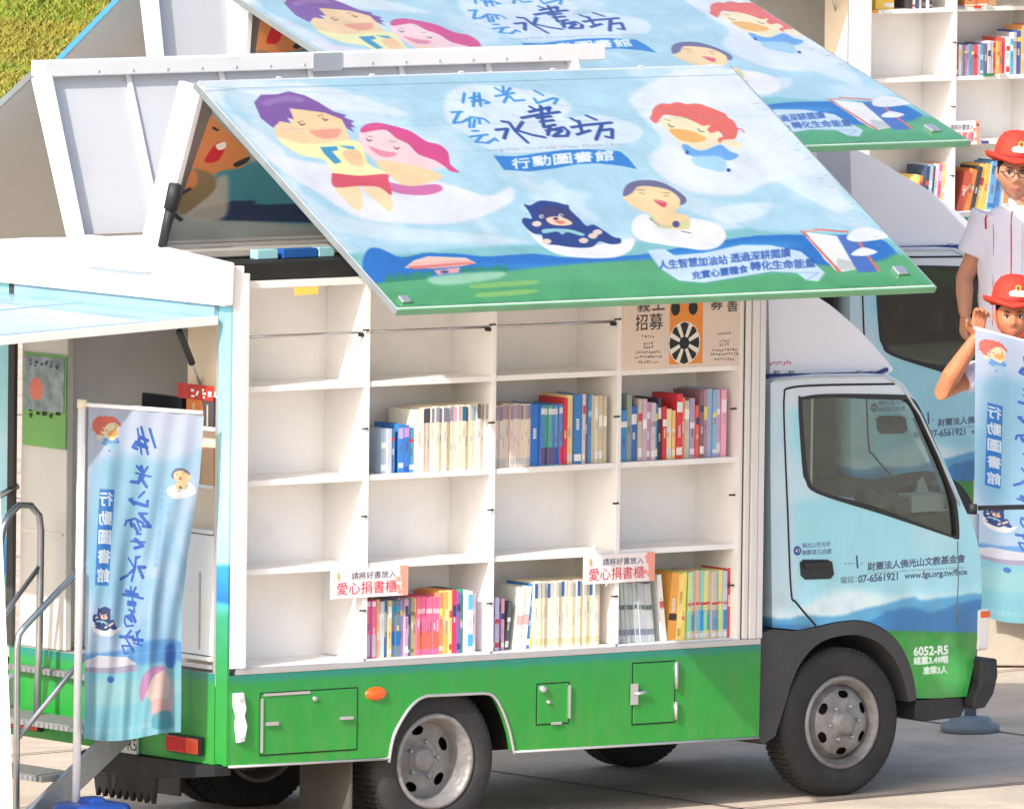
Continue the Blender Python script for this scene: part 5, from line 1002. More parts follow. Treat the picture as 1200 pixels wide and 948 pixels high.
# ------------------------------------------------------------------ donation cards
def card(px0, py1, px1, py0, Y, lab, root=None):
    """a little sign; corners given in the picture, set on the shelf front plane"""
    Yw = Y+(root.location.y if root else 0)
    a = oy(px0, py0, Yw); b_ = oy(px1, py0-(px1-px0)*.05, Yw); h = (oy(px0, py1, Yw)[1]-a[1]); w = b_[0]-a[0]
    o = MB().box(0, w, 0, .006, 0, h).build('sign_card', mat('card_board', (240, 228, 228), .5, var=.03)); o.location = (a[0], Yw, a[1]); tag(o, lab, 'sign', 'donation sign cards')
    L = lambda u, v: (u*w, -.0015, v*h)
    def tx(s, x0, x1, z0, z1, m): text_mesh(s, (x0, z0), (x1, z0), (x0, z1), L, m, o, (0, 0, 0))
    tx("請將好書放入", .26, .84, .62, .86, inkn); tx("愛心捐書櫃", .07, .85, .12, .54, inkr)
    e = MB(); e.mi = 0; e.add([L(.93, 0.0), L(1, 0), L(1, 1), L(.89, 1)], [(0, 1, 2, 3)]); 
    for q in range(5): cx = random.uniform(.86, .97); cz = random.uniform(.1, .9); e.add([(cx*w+.012*math.cos(t), -.0025, cz*h+.012*math.sin(t)) for t in [i*math.pi/4 for i in range(8)]], [tuple(range(8))])
    e.mi = 1; e.add([(.09*w+.008*math.cos(t), -.0025, .75*h+.02*math.sin(t)) for t in [i*math.pi/4 for i in range(8)]], [tuple(range(8))])
    e.build('floral_print', [mat('coral_print', (240, 160, 140), .6), mat('gold_print', (200, 180, 120), .6)], o); return o
card(388, 667, 478, 702, .03, 'white donation card with pink lettering over the colourful pink books, beside an empty bay')
card(684, 651, 767, 685, .03, 'white donation card with pink lettering above the grey leaning magazines')
card(1101, 143, 1148, 171, .03, 'small white donation card on the farthest truck shelf, near the man in glasses', T3)

# ------------------------------------------------------------------ cartons in the nearest truck's doorway
for i, (a, b_, t_, c_, lb) in enumerate([((222, 500), (241, 466), 0, (206, 120, 60), 'orange carton on the upper shelf of the open rear doorway'), ((241, 500), (258, 468), 0, (70, 66, 70), 'dark box beside the orange carton in the rear doorway'),
        ((224, 552), (257, 512), 0, (220, 178, 140), 'tan cardboard carton on the middle shelf of the rear doorway')]):
    y1, z0 = ox(a[0], a[1], .02); y0, z1 = ox(b_[0], b_[1], .02); y0 = max(.132, y0); base = 1.901 if i < 2 else 1.631
    o = MB().box(.0, .055, y0, y1, base, base+min(.14 if i < 2 else .17, abs(z1-z0))).build('carton', mat('carton_%d' % i, c_, .8, var=.1), None, .003, loc=(.0, y0, base)); tag(o, lb, 'box')
    e = MB(); e.box(-.0015, -.0005, (y1-y0)*.45, (y1-y0)*.58, 0, .1); e.build('packing_tape', ltan, o)

# crumpled jacket on the dashboard
b = MB(); rj = random.Random(4)
for i in range(16):
    x = 3.9+rj.random()*.26; capsule_ = [(x, .12+rj.random()*.2, 1.33+rj.random()*.07), (x+rj.uniform(-.09, .09), .14+rj.random()*.2, 1.33+rj.random()*.09)]
    b.tube(capsule_, [rj.uniform(.02, .05), rj.uniform(.02, .045)], 10)
JACKET = b
# tissue box on the dashboard
o = MB().box(0, .2, 0, .12, 0, .085).build('tissue_box', mat('tissue_card', (246, 244, 236), .6), None, .006); o.location = (4.04, .2, 1.325); tag(o, 'white tissue box standing on the dashboard behind the cab window', 'tissue box')
o.location = (4.13, .12, 1.331)
e = MB(); e.add([(.06, .04, .087), (.14, .04, .087), (.13, .09, .087), (.07, .08, .087), (.085, .06, .15), (.12, .07, .165)], [(0, 1, 4), (1, 5, 4), (1, 2, 5), (2, 3, 5), (3, 4, 5), (3, 0, 4)]); e.build('tissue', mat('tissue_paper', (240, 240, 238), .9), o)
# ------------------------------------------------------------------ people on the steps
skin1 = mat('skin_tan', (196, 140, 112), .55, var=.14, scale=12, bump=.1); skin2 = mat('skin_deep_tan', (204, 130, 92), .55, var=.16, scale=12, bump=.1)
skin1.node_tree.nodes['Principled BSDF'].inputs['Subsurface Weight'].default_value = .1
shirtm = mat('white_shirt_cotton', (222, 222, 236), .8, var=.04, scale=9, bump=.5, bscale=9); redf = mat('red_felt', (220, 56, 36), .75, var=.12, scale=8, bump=.25)
pipe = mat('red_piping', (206, 30, 66), .7); pants = mat('dark_trousers', (30, 30, 38), .8, var=.2); hair = mat('black_hair', (24, 22, 24), .6); eyew = mat('eye_white', (225, 220, 215), .3); lip = mat('lips', (170, 84, 72), .5)
def head_mesh(b, cx, cy, cz, k=1., seg=64, rings=56):
    vs = []; fs = []
    for i in range(rings+1):
        th = math.pi*i/rings; z = math.cos(th); r = math.sin(th)
        for j in range(seg):
            a = 2*math.pi*j/seg; x = r*math.sin(a); y = -r*math.cos(a); fr_ = max(0, -y)
            X, Y, Z_ = x*.078, y*.096, z*.120
            low = max(0, -z); X *= 1-.30*low**1.6; Y *= 1-.10*low**2
            if y > 0: Y *= 1.02; Y *= 1-.35*low**1.5
            if fr_ > 0:
                Y += .010*fr_*(1 if z < .4 else .4)*(.3)                       # flatter face
                g = lambda x0, z0, sx, sz: math.exp(-((X-x0)/sx)**2-((Z_-z0)/sz)**2)
                Y -= fr_*(.020*g(0, -.022, .013, .016)+.010*g(0, .002, .009, .024)+.006*g(.014, -.03, .008, .008)+.006*g(-.014, -.03, .008, .008))
                Y += fr_*(.010*g(.03, .008, .017, .012)+.010*g(-.03, .008, .017, .012)); Y -= fr_*.005*(g(.032, .028, .022, .008)+g(-.032, .028, .022, .008))
                Y -= fr_*(.006*g(0, -.062, .022, .006)+.006*g(0, -.072, .018, .006)+.009*g(0, -.103, .022, .016)); Y += fr_*.004*g(0, -.067, .022, .0028)
                Y -= fr_*.006*(g(.042, -.03, .02, .02)+g(-.042, -.03, .02, .02))
            vs.append((cx+X*k, cy+Y*k, cz+Z_*k))
    for i in range(rings):
        for j in range(seg): fs.append((i*seg+j, i*seg+(j+1) % seg, (i+1)*seg+(j+1) % seg, (i+1)*seg+j))
    b.add(vs, fs, True)
def capsule(b, pts, rs, seg=14):
    pts = [Vector(p) for p in pts]; d0 = (pts[0]-pts[1]).normalized(); d1 = (pts[-1]-pts[-2]).normalized()
    P = [pts[0]+d0*rs[0]*c for c in (.95, .7)]+pts+[pts[-1]+d1*rs[-1]*c for c in (.7, .95)]
    R_ = [rs[0]*.3, rs[0]*.72]+list(rs)+[rs[-1]*.72, rs[-1]*.3]; b.tube(P, R_, seg)
def remesh(b, name, m, vox, smooth=6):
    o = b.build('tmp', m); r = o.modifiers.new('r', 'REMESH'); r.mode = 'VOXEL'; r.voxel_size = vox; r.use_smooth_shade = True; s_ = o.modifiers.new('s', 'SMOOTH'); s_.factor = .5; s_.iterations = smooth
    dg = bpy.context.evaluated_depsgraph_get(); me = bpy.data.meshes.new_from_object(o.evaluated_get(dg)); bpy.data.objects.remove(o); me.name = name; me.materials.clear(); me.materials.append(m)
    me.polygons.foreach_set('use_smooth', [True]*len(me.polygons)); n = bpy.data.objects.new(name, me); col.objects.link(n); return n
def hand(b, w, d, side, curl=.5, spread=.0, k=1., palm_n=None):
    """w wrist point, d direction of the hand, side direction towards the thumb"""
    w = Vector(w); d = Vector(d).normalized(); s_ = Vector(side); s_ = (s_-d*s_.dot(d)).normalized(); n = d.cross(s_) if palm_n is None else Vector(palm_n)
    if palm_n is not None: n = (n-d*n.dot(d)-s_*n.dot(s_)).normalized()
    for t in (-1.1, -.35, .4, 1.1): capsule(b, [w, w+d*.045*k+s_*t*.016*k, w+d*.085*k+s_*t*.021*k], [.017*k, .014*k, .0105*k])
    for i, (t, L) in enumerate(((1.15, .068), (.4, .077), (-.38, .071), (-1.15, .055))):
        p = w+d*.088*k+s_*t*.0215*k; q = [p]; dirn = (d+s_*t*spread).normalized(); c = curl*(1+.12*i)
        for j, f in enumerate((.46, .3, .24)):
            ang = c*(.5+.75*j); dd = dirn*math.cos(ang)+n*math.sin(ang); q.append(q[-1]+dd*L*f*k)
        capsule(b, q, [.0092*k, .0088*k, .008*k, .0066*k], 10)
    t0 = w+d*.022*k+s_*.02*k; t1 = t0+(d*.6+s_*.8+n*.25).normalized()*.042*k; t2 = t1+(d*.8+s_*.35+n*.5).normalized()*.032*k; capsule(b, [t0, t1, t2], [.014*k, .0105*k, .008*k], 10)
def person(P0, pyf, pxc, spec, label):
    root = empty('person', tuple(P0), -YAW); tag(root, label, 'person')
    k = F/np.linalg.norm(np.array(P0)-CAM)
    Ri = Matrix.Rotation(YAW, 4, 'Z')
    def L(px, py, y=0.): return Ri @ Vector(ov(px, py, np.array(P0)+FACE*y)-np.array(P0))
    return root, L, k
# steps the two stand on
GP = oz(1190, 764, .085); PM = np.array([GP[0], GP[1], 0.]); zt = ov(1190, 568, PM)[2]
fwh = FACE; PB = PM-fwh*.55; zb_ = ov(1188, 673, PB)[2]
st = empty('concrete_steps', (PM[0], PM[1], gz(PM[0])), -YAW); tag(st, 'low pale stone steps under the two men in red hats, mostly behind their banner', 'steps')
stone = mat('step_stone', (176, 164, 148), .85, var=.1, dirt=.4, bump=.3)
g0 = gz(PM[0])
MB().box(-.22, 1.6, -.27, .4, .0, zt-g0).build('step', stone, st, .01); MB().box(-.24, 1.6, -.8, -.271, .0, zb_-g0).build('step', stone, st, .01)
def tuberay(o_mesh, pts, r, name, m, parent, off=.003):
    """cord laid on a mesh: (x, z) points are cast onto its front"""
    from mathutils.bvhtree import BVHTree
    bm = bmesh.new(); bm.from_mesh(o_mesh.data); bv = BVHTree.FromBMesh(bm); out = []
    for i in range(len(pts)-1):
        for t in np.linspace(0, 1, 8):
            x = pts[i][0]*(1-t)+pts[i+1][0]*t; z = pts[i][1]*(1-t)+pts[i+1][1]*t; h = bv.ray_cast(Vector((x, -1, z)), Vector((0, 1, 0)))
            if h[0] is not None: out.append(h[0]+Vector((0, -off, 0)))
    bm.free()
    if len(out) > 2: return MB().tube(out, r, 6).build(name, m, parent)
def face_bits(root, hc, k=1., specs=False):
    cx, cy, cz = hc
    e = MB()
    for s in (-1, 1):
        e = MB(); e.lathe([(0, -.0085), (.009, -.005), (.0125, 0), (.009, .006), (0, .0085)], (cx+s*.03*k, cy-.0815*k, cz+.006*k), 'y', 14); o = e.build('eye', eyew, root)
        e = MB(); e.lathe([(0, -.0102), (.005, -.009), (.0068, -.006)], (cx+s*.03*k-.001, cy-.0815*k, cz+.0055*k), 'y', 12); e.build('iris', hair, o)
    for s in (-1, 1):
        e = MB(); e.tube([(cx+s*.016*k, cy-.094*k, cz+.0265*k), (cx+s*.032*k, cy-.093*k, cz+.0315*k), (cx+s*.048*k, cy-.084*k, cz+.025*k)], [.0022, .0034, .0016], 6); e.tube([(cx+s*.019*k, cy-.0905*k, cz+.0125*k), (cx+s*.030*k, cy-.092*k, cz+.0165*k), (cx+s*.043*k, cy-.0865*k, cz+.0115*k)], [.0024, .0034, .0024], 6); e.build('eyebrow', hair, root)
    e = MB(); e.tube([(cx-.024*k, cy-.0895*k, cz-.064*k), (cx-.008*k, cy-.0985*k, cz-.0625*k), (cx, cy-.0985*k, cz-.064*k), (cx+.008*k, cy-.0985*k, cz-.0625*k), (cx+.024*k, cy-.0895*k, cz-.064*k)], [.0015, .0034, .0032, .0034, .0015], 8)
    e.tube([(cx-.02*k, cy-.091*k, cz-.0695*k), (cx, cy-.0985*k, cz-.0725*k), (cx+.02*k, cy-.091*k, cz-.0695*k)], [.002, .0045, .002], 8); e.build('lips', lip, root)
    if specs:
        e = MB()
        for s in (-1, 1): e.tube([(cx+(s*.031+.025*math.cos(t))*k, cy-.103*k+abs(.025*math.cos(t)+s*.031)*.12, cz+(.004+.017*math.sin(t))*k) for t in [i*2*math.pi/20 for i in range(21)]], .0021, 6); e.tube([(cx+s*.056*k, cy-.097*k, cz+.01*k), (cx+s*.08*k, cy+.01, cz+.01*k)], .002, 6)
        e.tube([(cx-.007*k, cy-.106*k, cz+.008*k), (cx+.007*k, cy-.106*k, cz+.008*k)], .002, 6); e.build('glasses', ink, root)
def ears(b, hc, k=1.):
    for s in (-1, 1): capsule(b, [(hc[0]+s*.078*k, hc[1]+.006, hc[2]+.02*k), (hc[0]+s*.081*k, hc[1]+.01, hc[2]), (hc[0]+s*.074*k, hc[1]+.004, hc[2]-.025*k)], [.011*k, .013*k, .008*k], 10)
def hat(root, hc, k=1., tilt=0.):
    """felt hat with rolled brim; origin at the hat band"""
    prof = [(0, .122), (.03, .120), (.06, .108), (.083, .078), (.094, .04), (.098, .004), (.108, -.008), (.122, -.010), (.134, -.002), (.137, .010), (.131, .017), (.126, .008), (.118, -.000), (.108, .000), (.1, -.018), (.092, -.01), (.09, .02), (.05, .07), (0, .08)]
    vs = MB(); vs.lathe([(r*k, h*k) for r, h in prof], (0, 0, 0), 'z', 64); out = []
    for x, y, z in vs.v:
        r = math.hypot(x, y)/k; a = math.atan2(y, x)
        if r > .1: z += (r-.1)*(.55*abs(math.cos(a-.15))**3-.25)*k-(r-.1)*.5*k*max(0, -math.sin(a))*(1-abs(math.cos(a)))+.002*math.sin(a*5)   # brim rolled up at the sides
        out.append((x, y*1.12, z))
    vs.v = out; h = vs.build('hat', redf, root); h.location = (hc[0], hc[1]+.004, hc[2]+.066*k); h.rotation_euler = (math.radians(-4), math.radians(tilt), 0)
    e = MB(); e.lathe([(.1005*k, -.003), (.1015*k, .0), (.1005*k, .014), (.099*k, .016)], (0, 0, 0), 'z', 48); e.v = [(x, y*1.12, z) for x, y, z in e.v]; e.build('hat_band', mat('dark_red_band', (150, 26, 26), .7), h)
    e = MB(); 
    for cx, cz, rx, rz, mi, yy in ((.014, .038, .028, .016, 0, 0), (.036, .036, .02, .014, 0, .001), (-.008, .035, .016, .012, 0, .001), (.016, .060, .014, .014, 1, -.001), (.016, .060, .007, .008, 2, -.002)):
        e.mi = mi; b_ = []
        for i in range(16):
            a = i*math.pi/8; x = (cx+rx*math.cos(a)); z = cz+rz*math.sin(a); rr = np.interp(z, [0, .04, .078, .108], [.099, .096, .086, .062])+.0025; b_.append((x*k, (-math.sqrt(max(1e-5, rr*rr-x*x))*1.12-.002+yy)*k, z*k))
        e.add(b_, [tuple(range(16))])
    e.build('hat_emblem', [mat('emblem_white', (240, 236, 232), .6), mat('emblem_gold', (226, 160, 70), .6), mat('emblem_dark', (130, 60, 50), .6)], h); return h

jk = remesh(JACKET, 'jacket', mat('grey_cloth', (150, 142, 132), .9, var=.2, bump=.4), .012, 3); tag(jk, 'crumpled grey jacket lying on the dashboard left of the tissue box', 'jacket')
# man ------------------------------------------------
m1, L, k1 = person((PM[0], PM[1], zt), 568, 1190, None, 'man in glasses, red hat and white shirt with red piping, standing behind a younger man')
HK = 1.17; hc = L(1190, 203); hc = Vector((hc.x, -.02, hc.z))
b = MB(); head_mesh(b, *hc, HK); ears(b, hc, HK)
b.loft([(0, .015, L(1188, 252).z, .075, .07), (0, .0, L(1188, 240).z, .060, .062), (0, -.002, hc.z-.07, .056, .06), (0, -.002, hc.z-.03, .05, .055)], 20)
cz = lambda py: L(1188, py).z
tor = [(0, .02, cz(405), .185, .13), (0, .015, cz(385), .195, .14), (0, .01, cz(350), .195, .135), (0, .01, cz(310), .198, .13), (0, .015, cz(275), .205, .12), (0, .02, cz(256), .19, .10), (0, .02, cz(246), .13, .08), (0, .015, cz(241), .08, .07)]
b.loft(tor, 28)
for s in (-1, 1):
    sh = Vector((s*.175, .02, cz(268))); el = Vector((s*.292, .035, cz(328))) if s < 0 else Vector((.27, -.02, cz(320))); wr = Vector((s*.288, -.04, cz(366))) if s < 0 else Vector((.12, -.2, cz(262)))
    capsule(b, [sh, sh.lerp(el, .5), el, el.lerp(wr, .35), wr], [.058, .054, .046, .047, .034])
    if s < 0: hand(b, wr, (-.06, -.12, -1), (.35, -.9, .0), 1.0, .05, 1.2, palm_n=(1, .35, 0))
    else: hand(b, wr, (-.1, -.1, .9), (-1, 0, 0), 1.1, .05, 1.0, palm_n=(0, 1, .2))
for s in (-1, 1): capsule(b, [(s*.09, .01, cz(400)), (s*.1, .0, .5), (s*.1, .02, .1)], [.085, .055, .04]); capsule(b, [(s*.1, .03, .04), (s*.11, -.14, .03)], [.04, .035])
bd = remesh(b, 'body', skin1, .0048, 4); bd.parent = m1
b = MB(); gr_ = 1.10
b.loft([(c0, c1, c2, rx*gr_+.008, ry*gr_+.006) for c0, c1, c2, rx, ry in [(0, .02, cz(396), .178, .125)]+tor[1:]], 36)
for s in (-1, 1):
    sh = Vector((s*.185, .02, cz(258))); el = Vector((s*.292, .035, cz(328))) if s < 0 else Vector((.27, -.02, cz(320))); e_ = sh.lerp(el, .60); b.tube([sh.lerp(el, -.1), sh.lerp(el, .3), e_], [.088, .088, .092], 20)
sh1 = remesh(b, 'shirt', shirtm, .009, 6); sh1.parent = m1
wv = sh1.modifiers.new('folds', 'DISPLACE'); tx_ = bpy.data.textures.new('folds', 'CLOUDS'); tx_.noise_scale = .11; wv.texture = tx_; wv.strength = .022; wv.mid_level = .5
e = MB()   # collar
for s in (-1, 1): e.add([(s*.0, -.062, cz(251)), (s*.055, -.085, cz(247)), (s*.075, -.045, cz(236)), (s*.058, .03, cz(231)), (s*.05, .0, cz(230)), (s*.035, -.05, cz(238))], [(0, 1, 2, 5), (2, 3, 4, 5)])
co_ = e.build('collar', shirtm, sh1); sd = co_.modifiers.new('t', 'SOLIDIFY'); sd.thickness = .006
for pts in (([(-.052, cz(240)), (-.058, cz(262)), (-.056, cz(300)), (-.054, cz(380))]), ([(.052, cz(240)), (.058, cz(262)), (.056, cz(300)), (.054, cz(380))]), ([(-.155, cz(250)), (-.148, cz(270)), (-.146, cz(380))])):
    tuberay(sh1, pts, .0032 if abs(pts[0][0]) < .1 else .0016, 'piping', pipe, sh1)
tuberay(sh1, [(-.17, cz(244)), (-.19, cz(256)), (-.187, cz(268))], .005, 'piping', pipe, sh1)
tuberay(sh1, [(0, cz(252)), (.002, cz(300)), (0, cz(388))], .0015, 'placket_seam', mat('seam_shade', (190, 190, 205), .8), sh1)
face_bits(m1, hc, HK, True); hat(m1, hc, HK*1.02, 4)
b = MB(); b.loft([(hc.x, hc.y+.016, hc.z+.0, .084*HK, .088*HK), (hc.x, hc.y+.014, hc.z+.06, .081*HK, .09*HK), (hc.x, hc.y+.012, hc.z+.1, .05*HK, .06*HK)], 24); b.loft([(hc.x, hc.y+.03, hc.z-.055, .055*HK, .06*HK), (hc.x, hc.y+.022, hc.z+.0, .081*HK, .082*HK)], 24); b.build('hair', hair, m1)
b = MB(); b.loft([(0, .02, cz(385), .19, .14), (0, .02, cz(410), .19, .14), (0, .02, cz(425), .18, .13)], 24)
for s in (-1, 1): b.tube([(s*.09, .015, cz(405)), (s*.1, .0, .5), (s*.1, .02, .08)], [.1, .085, .08], 20)
o = remesh(b, 'trousers', pants, .012, 4); o.parent = m1
b = MB()
for s in (-1, 1): capsule(b, [(s*.1, .04, .045), (s*.11, -.16, .035)], [.05, .042])
b.build('shoes', ink, m1)

# younger man in front, arm raised to hold the banner ------------------
m2, L, k2 = person((PB[0], PB[1], zb_), 673, 1188, None, 'younger man in a red hat raising a bare arm to hold the printed banner')
hc = L(1187, 371); hc = Vector((hc.x, -.02, hc.z)); HK = 1.13; cz = lambda py: L(1188, py).z
b = MB(); head_mesh(b, *hc, HK); ears(b, hc, HK)
b.loft([(0, .015, cz(418), .06, .06), (0, .0, cz(408), .052, .055), (0, -.002, hc.z-.07, .05, .055), (0, -.002, hc.z-.03, .05, .055)], 20)
tor = [(-.02, .01, cz(565), .185, .125), (-.02, .01, cz(530), .185, .12), (-.02, .01, cz(490), .185, .12), (-.01, .01, cz(450), .185, .11), (0, .015, cz(430), .17, .095), (0, .015, cz(419), .12, .075), (0, .01, cz(413), .065, .06)]
b.loft(tor, 28)
sh = Vector((-.165, .01, cz(430))); el = L(1103, 459, -.12); wr = L(1144, 396, -.2)
capsule(b, [sh, sh.lerp(el, .5), el, el.lerp(wr, .3), el.lerp(wr, .7), wr], [.055, .052, .047, .052, .042, .031])
hand(b, wr, (.14, -.02, 1), (-.8, -.3, .35), .85, .14, 1.2, palm_n=(.75, -.55, 0))
sh_ = Vector((.165, .01, cz(430))); capsule(b, [sh_, (.22, -.06, cz(490)), (.2, -.2, cz(420))], [.05, .04, .028]); hand(b, (.2, -.2, cz(420)), (0, -.1, 1), (-1, 0, 0), 1., .05, 1, palm_n=(0, -1, 0))
for s in (-1, 1): capsule(b, [(s*.08, .01, cz(560)), (s*.09, .0, .25), (s*.09, .02, .08)], [.08, .05, .04]); capsule(b, [(s*.09, .03, .04), (s*.1, -.14, .03)], [.04, .033])
bd = remesh(b, 'body', skin2, .0048, 4); bd.parent = m2
b = MB(); b.loft([(c0, c1, c2, rx*1.1+.008, ry*1.1+.008) for c0, c1, c2, rx, ry in tor], 36)
b.tube([sh+Vector((.05, 0, 0)), sh.lerp(el, .3), sh.lerp(el, .55)], [.066, .07, .072], 20); b.tube([sh_-Vector((.05, 0, 0)), sh_.lerp(Vector((.22, -.06, cz(490))), .6)], [.066, .07], 20)
sh2 = remesh(b, 'shirt', shirtm, .009, 6); sh2.parent = m2; wv = sh2.modifiers.new('folds', 'DISPLACE'); wv.texture = tx_; wv.strength = .02
face_bits(m2, hc, HK); hat(m2, hc, HK*1.04, 2)
tuberay(sh2, [(-.165, cz(424)), (-.178, cz(440)), (-.172, cz(470))], .006, 'piping', pipe, sh2); tuberay(sh2, [(-.03, cz(412)), (-.05, cz(440)), (-.05, cz(550))], .005, 'piping', pipe, sh2)
b = MB(); b.loft([(-.02, .01, cz(547), .218, .150), (-.02, .01, cz(552), .220, .152)], 28, False); b.build('hem_piping', pipe, sh2)
b = MB(); b.loft([(hc.x, hc.y+.016, hc.z+.0, .083*HK, .088*HK), (hc.x, hc.y+.014, hc.z+.06, .08*HK, .09*HK)], 24); b.loft([(hc.x, hc.y+.03, hc.z-.05, .055*HK, .06*HK), (hc.x, hc.y+.022, hc.z+.0, .08*HK, .082*HK)], 24); b.build('hair', hair, m2)
e = MB(); e.tube([(hc.x-.078*HK, hc.y-.03, hc.z+.04), (hc.x-.07*HK, hc.y-.045, hc.z-.05), (hc.x-.03, hc.y-.07, hc.z-.112), (hc.x, hc.y-.08, hc.z-.122), (hc.x+.03, hc.y-.07, hc.z-.112), (hc.x+.07*HK, hc.y-.045, hc.z-.05)], .0035, 6); e.build('chin_strap', redf, m2)
b = MB(); b.loft([(-.02, .015, cz(548), .2, .135), (-.02, .015, cz(590), .205, .14)], 24)
for s in (-1, 1): b.tube([(s*.08, .015, cz(570)), (s*.09, .0, .2)], [.09, .085], 20)
o = remesh(b, 'trousers', pants, .012, 4); o.parent = m2
b = MB()
for s in (-1, 1): capsule(b, [(s*.09, .04, .04), (s*.1, -.15, .035)], [.046, .04])
b.build('shoes', ink, m2)

# ------------------------------------------------------------------ banners
def cloth(name, P, cols, rows, f, m, parent=None):
    """grid from corner pixels; f(u, v) gives point"""
    b = MB(); vs = [f(i/cols, j/rows) for j in range(rows+1) for i in range(cols+1)]
    b.add(vs, [(j*(cols+1)+i, j*(cols+1)+i+1, (j+1)*(cols+1)+i+1, (j+1)*(cols+1)+i) for j in range(rows) for i in range(cols)], True)
    me_ = b.build(name, m, parent); L_ = me_.data.uv_layers.new(name='UVMap'); n = cols+1
    for l in me_.data.loops: i = l.vertex_index % n; j = l.vertex_index//n; L_.data[l.index].uv = (i/cols, 1-j/rows)
    return me_
tr3 = np.array([_r[0], _r[1], 0])
PBn = np.array([-.6, .36, gz(-.6)])
def bl(px, py, dd=0.): return Vector(ov(px, py, PBn-fwh*dd))
bn = empty('banner_stand', tuple(PBn)); tag(bn, 'tall white pole with printed banner on a blue base, standing before the rear steps', 'banner')
def loc(v): return Vector(v)-Vector(PBn)
e = MB(); e.tube([loc(bl(88.5, 990)), loc(bl(96, 476))], .019, 14); e.build('pole', white, bn)
e = MB(); e.tube([loc(bl(96, 478)), loc(bl(96.3, 468))], .023, 14); e.build('pole_cap', mat('cream_plastic', (232, 222, 190), .5), bn)
e = MB(); e.tube([loc(bl(97, 474)), loc(bl(170, 479)), loc(bl(238, 484))], .0105, 10); e.build('cross_arm', white, bn)
def fb(u, v):
    x0 = np.interp(v, [0, 1], [104, 98]); x1 = np.interp(v, [0, .2, .45, .62, 1], [239, 234, 220, 213, 212]); y0 = 476+389*v; y1 = 486+np.interp(v, [0, 1], [0, 1])*376-3*math.sin(v*3)
    px = x0+(x1-x0)*u; py = y0+(y1-y0)*u+(4*math.sin(u*5) if v > .99 else 4*v*math.sin(u*5))
    return loc(bl(px, py, .035*v*math.sin(u*9+v*2)+.02*math.sin(u*17-v*5)*v+.12*v*u*(1-u)+.012*math.sin(u*31+v*9)*(.3+v)))
o = cloth('banner_cloth', None, 40, 60, fb, bannermat, bn)
e = MB(); e.loft([(0, 0, .0, .15, .15), (0, 0, .02, .17, .17), (0, 0, .2, .17, .17), (0, 0, .245, .15, .15), (0, 0, .25, .06, .06), (0, 0, .275, .05, .05)], 36, True, 3.2)
o = e.build('water_base', blueb, bn, .012); q_ = oz(116, 966, .2); 
o.location = (.06, -.05, 0)
# second banner, held up
PS = PB-fwh*.36; PSv = np.array([PS[0], PS[1], 0])
hb = empty('held_banner', tuple(ov(1143, 560, PSv))); tag(hb, 'printed banner held up by the younger man in red hat at the right edge', 'banner')
HB = Vector(hb.location)
def fh(u, v):
    px = 1143+132*u-2*v*(1-u)+9*v*(1-u)*(v > .6)*(v-.6)*2.5; py = 385+(720-385)*v+u*(34*(1-v)+26*v)+3*math.sin(u*8)*v
    return Vector(ov(px, py, PSv-fwh*(.02*math.sin(u*11+v*3)*(.4+v)+.02*math.sin(v*7+u*3))))-HB
cloth('banner_cloth', None, 40, 60, fh, bannermat, hb)
e = MB(); e.tube([Vector(ov(1141, 384, PSv))-HB, Vector(ov(1272, 419, PSv))-HB], .008, 8); e.build('top_rod', white, hb)

# ------------------------------------------------------------------ belt post by the cab
SX, SY = 5.88, 1.836; sz = gz(SX)
bp_ = empty('belt_post', (SX, SY, sz)); tag(bp_, 'grey belt barrier post on a round base beside the front bumper', 'barrier post')
pm = mat('post_grey', (118, 130, 140), .5, var=.1, dirt=.3)
MB().lathe([(0, .0), (.145, .0), (.147, .035), (.14, .043), (.108, .046), (.106, .065), (.098, .074), (.03, .082), (0, .082)], (0, 0, 0), 'z', 48).build('base', pm, bp_)
MB().tube([(0, 0, .07), (0, 0, 1.08)], .03, 20).build('pole', pm, bp_); MB().tube([(0, 0, 1.082), (0, 0, 1.13)], .02, 20).build('belt_head', blackp, bp_)
a = Vector((0, 0, 1.11)); b_ = Vector(oz(1290, 592, sz+1.09)+(sz+1.09,))-Vector((SX, SY, sz)); dv = (b_-a).normalized()
e = MB(); pr = Vector((-dv.y, dv.x, 0))*.002; e.add([a+dv*.03+Vector((0, 0, -.012))+pr, b_+Vector((0, 0, -.012))+pr, b_+Vector((0, 0, .012))+pr, a+dv*.03+Vector((0, 0, .012))+pr, a+dv*.03+Vector((0, 0, -.012))-pr, b_+Vector((0, 0, -.012))-pr, b_+Vector((0, 0, .012))-pr, a+dv*.03+Vector((0, 0, .012))-pr], [(0, 1, 2, 3), (4, 7, 6, 5), (3, 2, 6, 7), (0, 4, 5, 1), (1, 5, 6, 2), (0, 3, 7, 4)]); e.build('belt', blackp, bp_)

# ------------------------------------------------------------------ steps at the truck's tail
YN, YF = .62, 1.72
sc_ = empty('boarding_steps', (-.5, 1.2, gz(-.5))); tag(sc_, 'steel boarding steps with tube handrails leading up to the rear door', 'steps'); S0 = Vector(sc_.location)
def pn(px, py, Y=YN): x, z = oy(px, py, Y); return Vector((x, Y, z))-S0
gz0 = gz(-1)
def stringer(Y):
    a = pn(150, 852, YN); b_ = pn(22, 975, YN); dY = Y-YN
    e = MB(); d = (b_-a).normalized(); n = Vector((d.z, 0, -d.x)); w = .055
    q = [(p.x, p.z) for p in (a+n*w-d*.2, b_+n*w, b_-n*w, a-n*w-d*.2)]; e.prism(q, 'y', a.y+dY-.02, a.y+dY+.02); return e.build('stringer', galv, sc_, .003)
stringer(YN); stringer(YF)
tg = mat('tread_plate', (140, 140, 136), .6, .4, var=.2, scale=40, bump=.5)
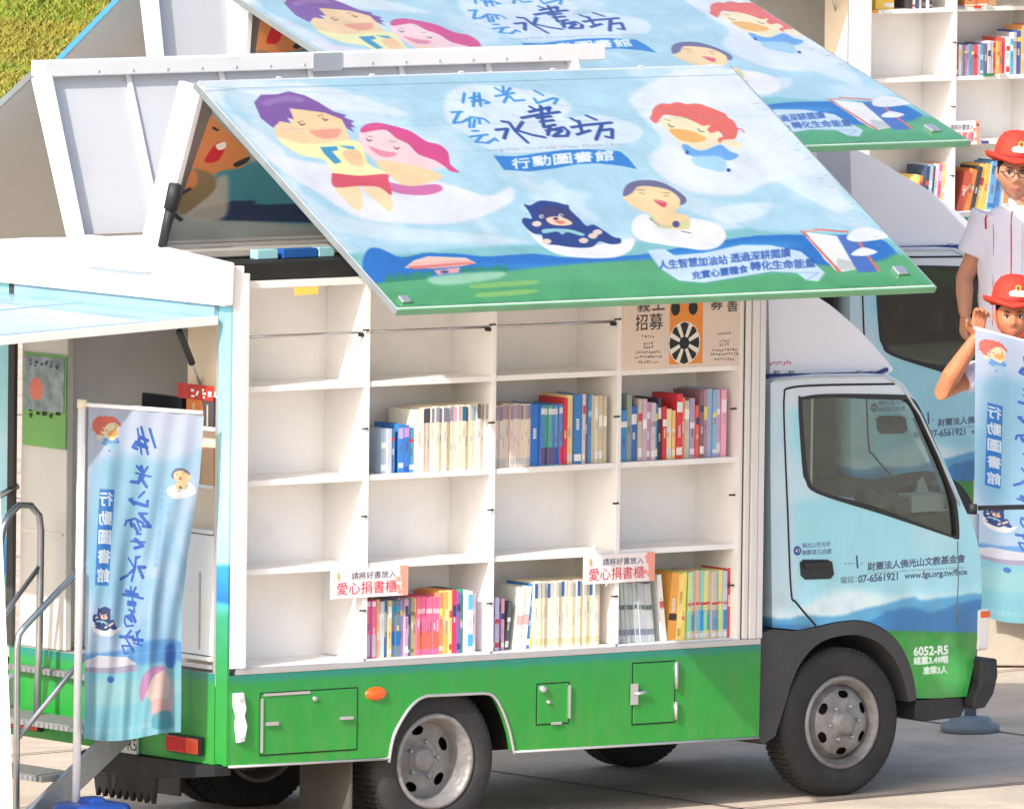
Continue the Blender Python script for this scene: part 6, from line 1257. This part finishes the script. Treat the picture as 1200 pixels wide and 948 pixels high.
for py, px in ((798, 190), (852, 130), (908, 76)):
    p = pn(px, py); o = MB().box(p.x-.12, p.x+.13, YN-S0.y+.022, YF-S0.y-.022, p.z-.03, p.z).build('tread', tg, sc_, .002)
    e = MB()
    for i in range(26): y = YN-S0.y+.05+i*.04; e.box(p.x-.125, p.x-.1205, y, y+.02, p.z-.028, p.z-.006)
    e.build('tread_grip', galv, o)
for Y, tag_ in ((YN, 0), (YF, 1)):
    dx = 0; e = MB(); q = lambda px, py: pn(px, py, YN)+Vector((0, Y-YN, 0))
    e.tube([q(19, 985), q(19.5, 860), q(20, 760), q(22, 744), q(28, 735), q(88, 672), q(150, 606), q(180, 590)], .0155, 12); e.tube([q(20, 866), q(88, 782), q(150, 706)], .0125, 10)
    e.tube([q(122, 880), q(124, 760), q(125, 632)], .0155, 12); e.build('handrail', steel, sc_)
e = MB(); q = lambda px, py: pn(px, py, 1.30)
e.tube([q(-20, 745), q(4, 618), q(10, 604), q(22, 592), q(36, 592), q(46, 604), q(48, 622), q(46, 760), q(43, 842)], .017, 12); e.tube([q(46, 664), q(8, 716), q(-16, 748)], .012, 10); e.build('grab_rail', steel, sc_)

# white board leaning at the left edge
PW = np.array([-1.25, .1, gz(-1.25)]); wb = lambda px, py, d=0.: Vector(ov(px, py, PW-fwh*d))-Vector(PW)
e = MB(); P_ = [(15.5, 985), (16, 1008), (-90, 1015), (-90, 520), (-1, 560), (4, 660), (12, 850)]; v0 = [wb(*p) for p in P_]; v1 = [wb(*p, d=-.02) for p in P_]; n = len(P_)
e.add(v0+v1, [tuple(range(n)), tuple(reversed(range(n, 2*n)))]+[(i, (i+1) % n, n+(i+1) % n, n+i) for i in range(n)]); o = e.build('white_board', mat('white_board_paint', (238, 238, 240), .5)); o.location = tuple(PW); tag(o, 'plain white board cut off by the left edge of the view', 'board')

for o in bpy.data.objects:
    if o.type == 'MESH' and o.name.split('.')[0] in ('hinge_and_latch', 'hatch_seam', 'door_rail', 'wheel_nuts', 'fairing_bolt', 'catch', 'tread_grip', 'roof_fittings', 'door_gap', 'emblem_petals', 'floral_print'): o['kind'] = 'stuff'
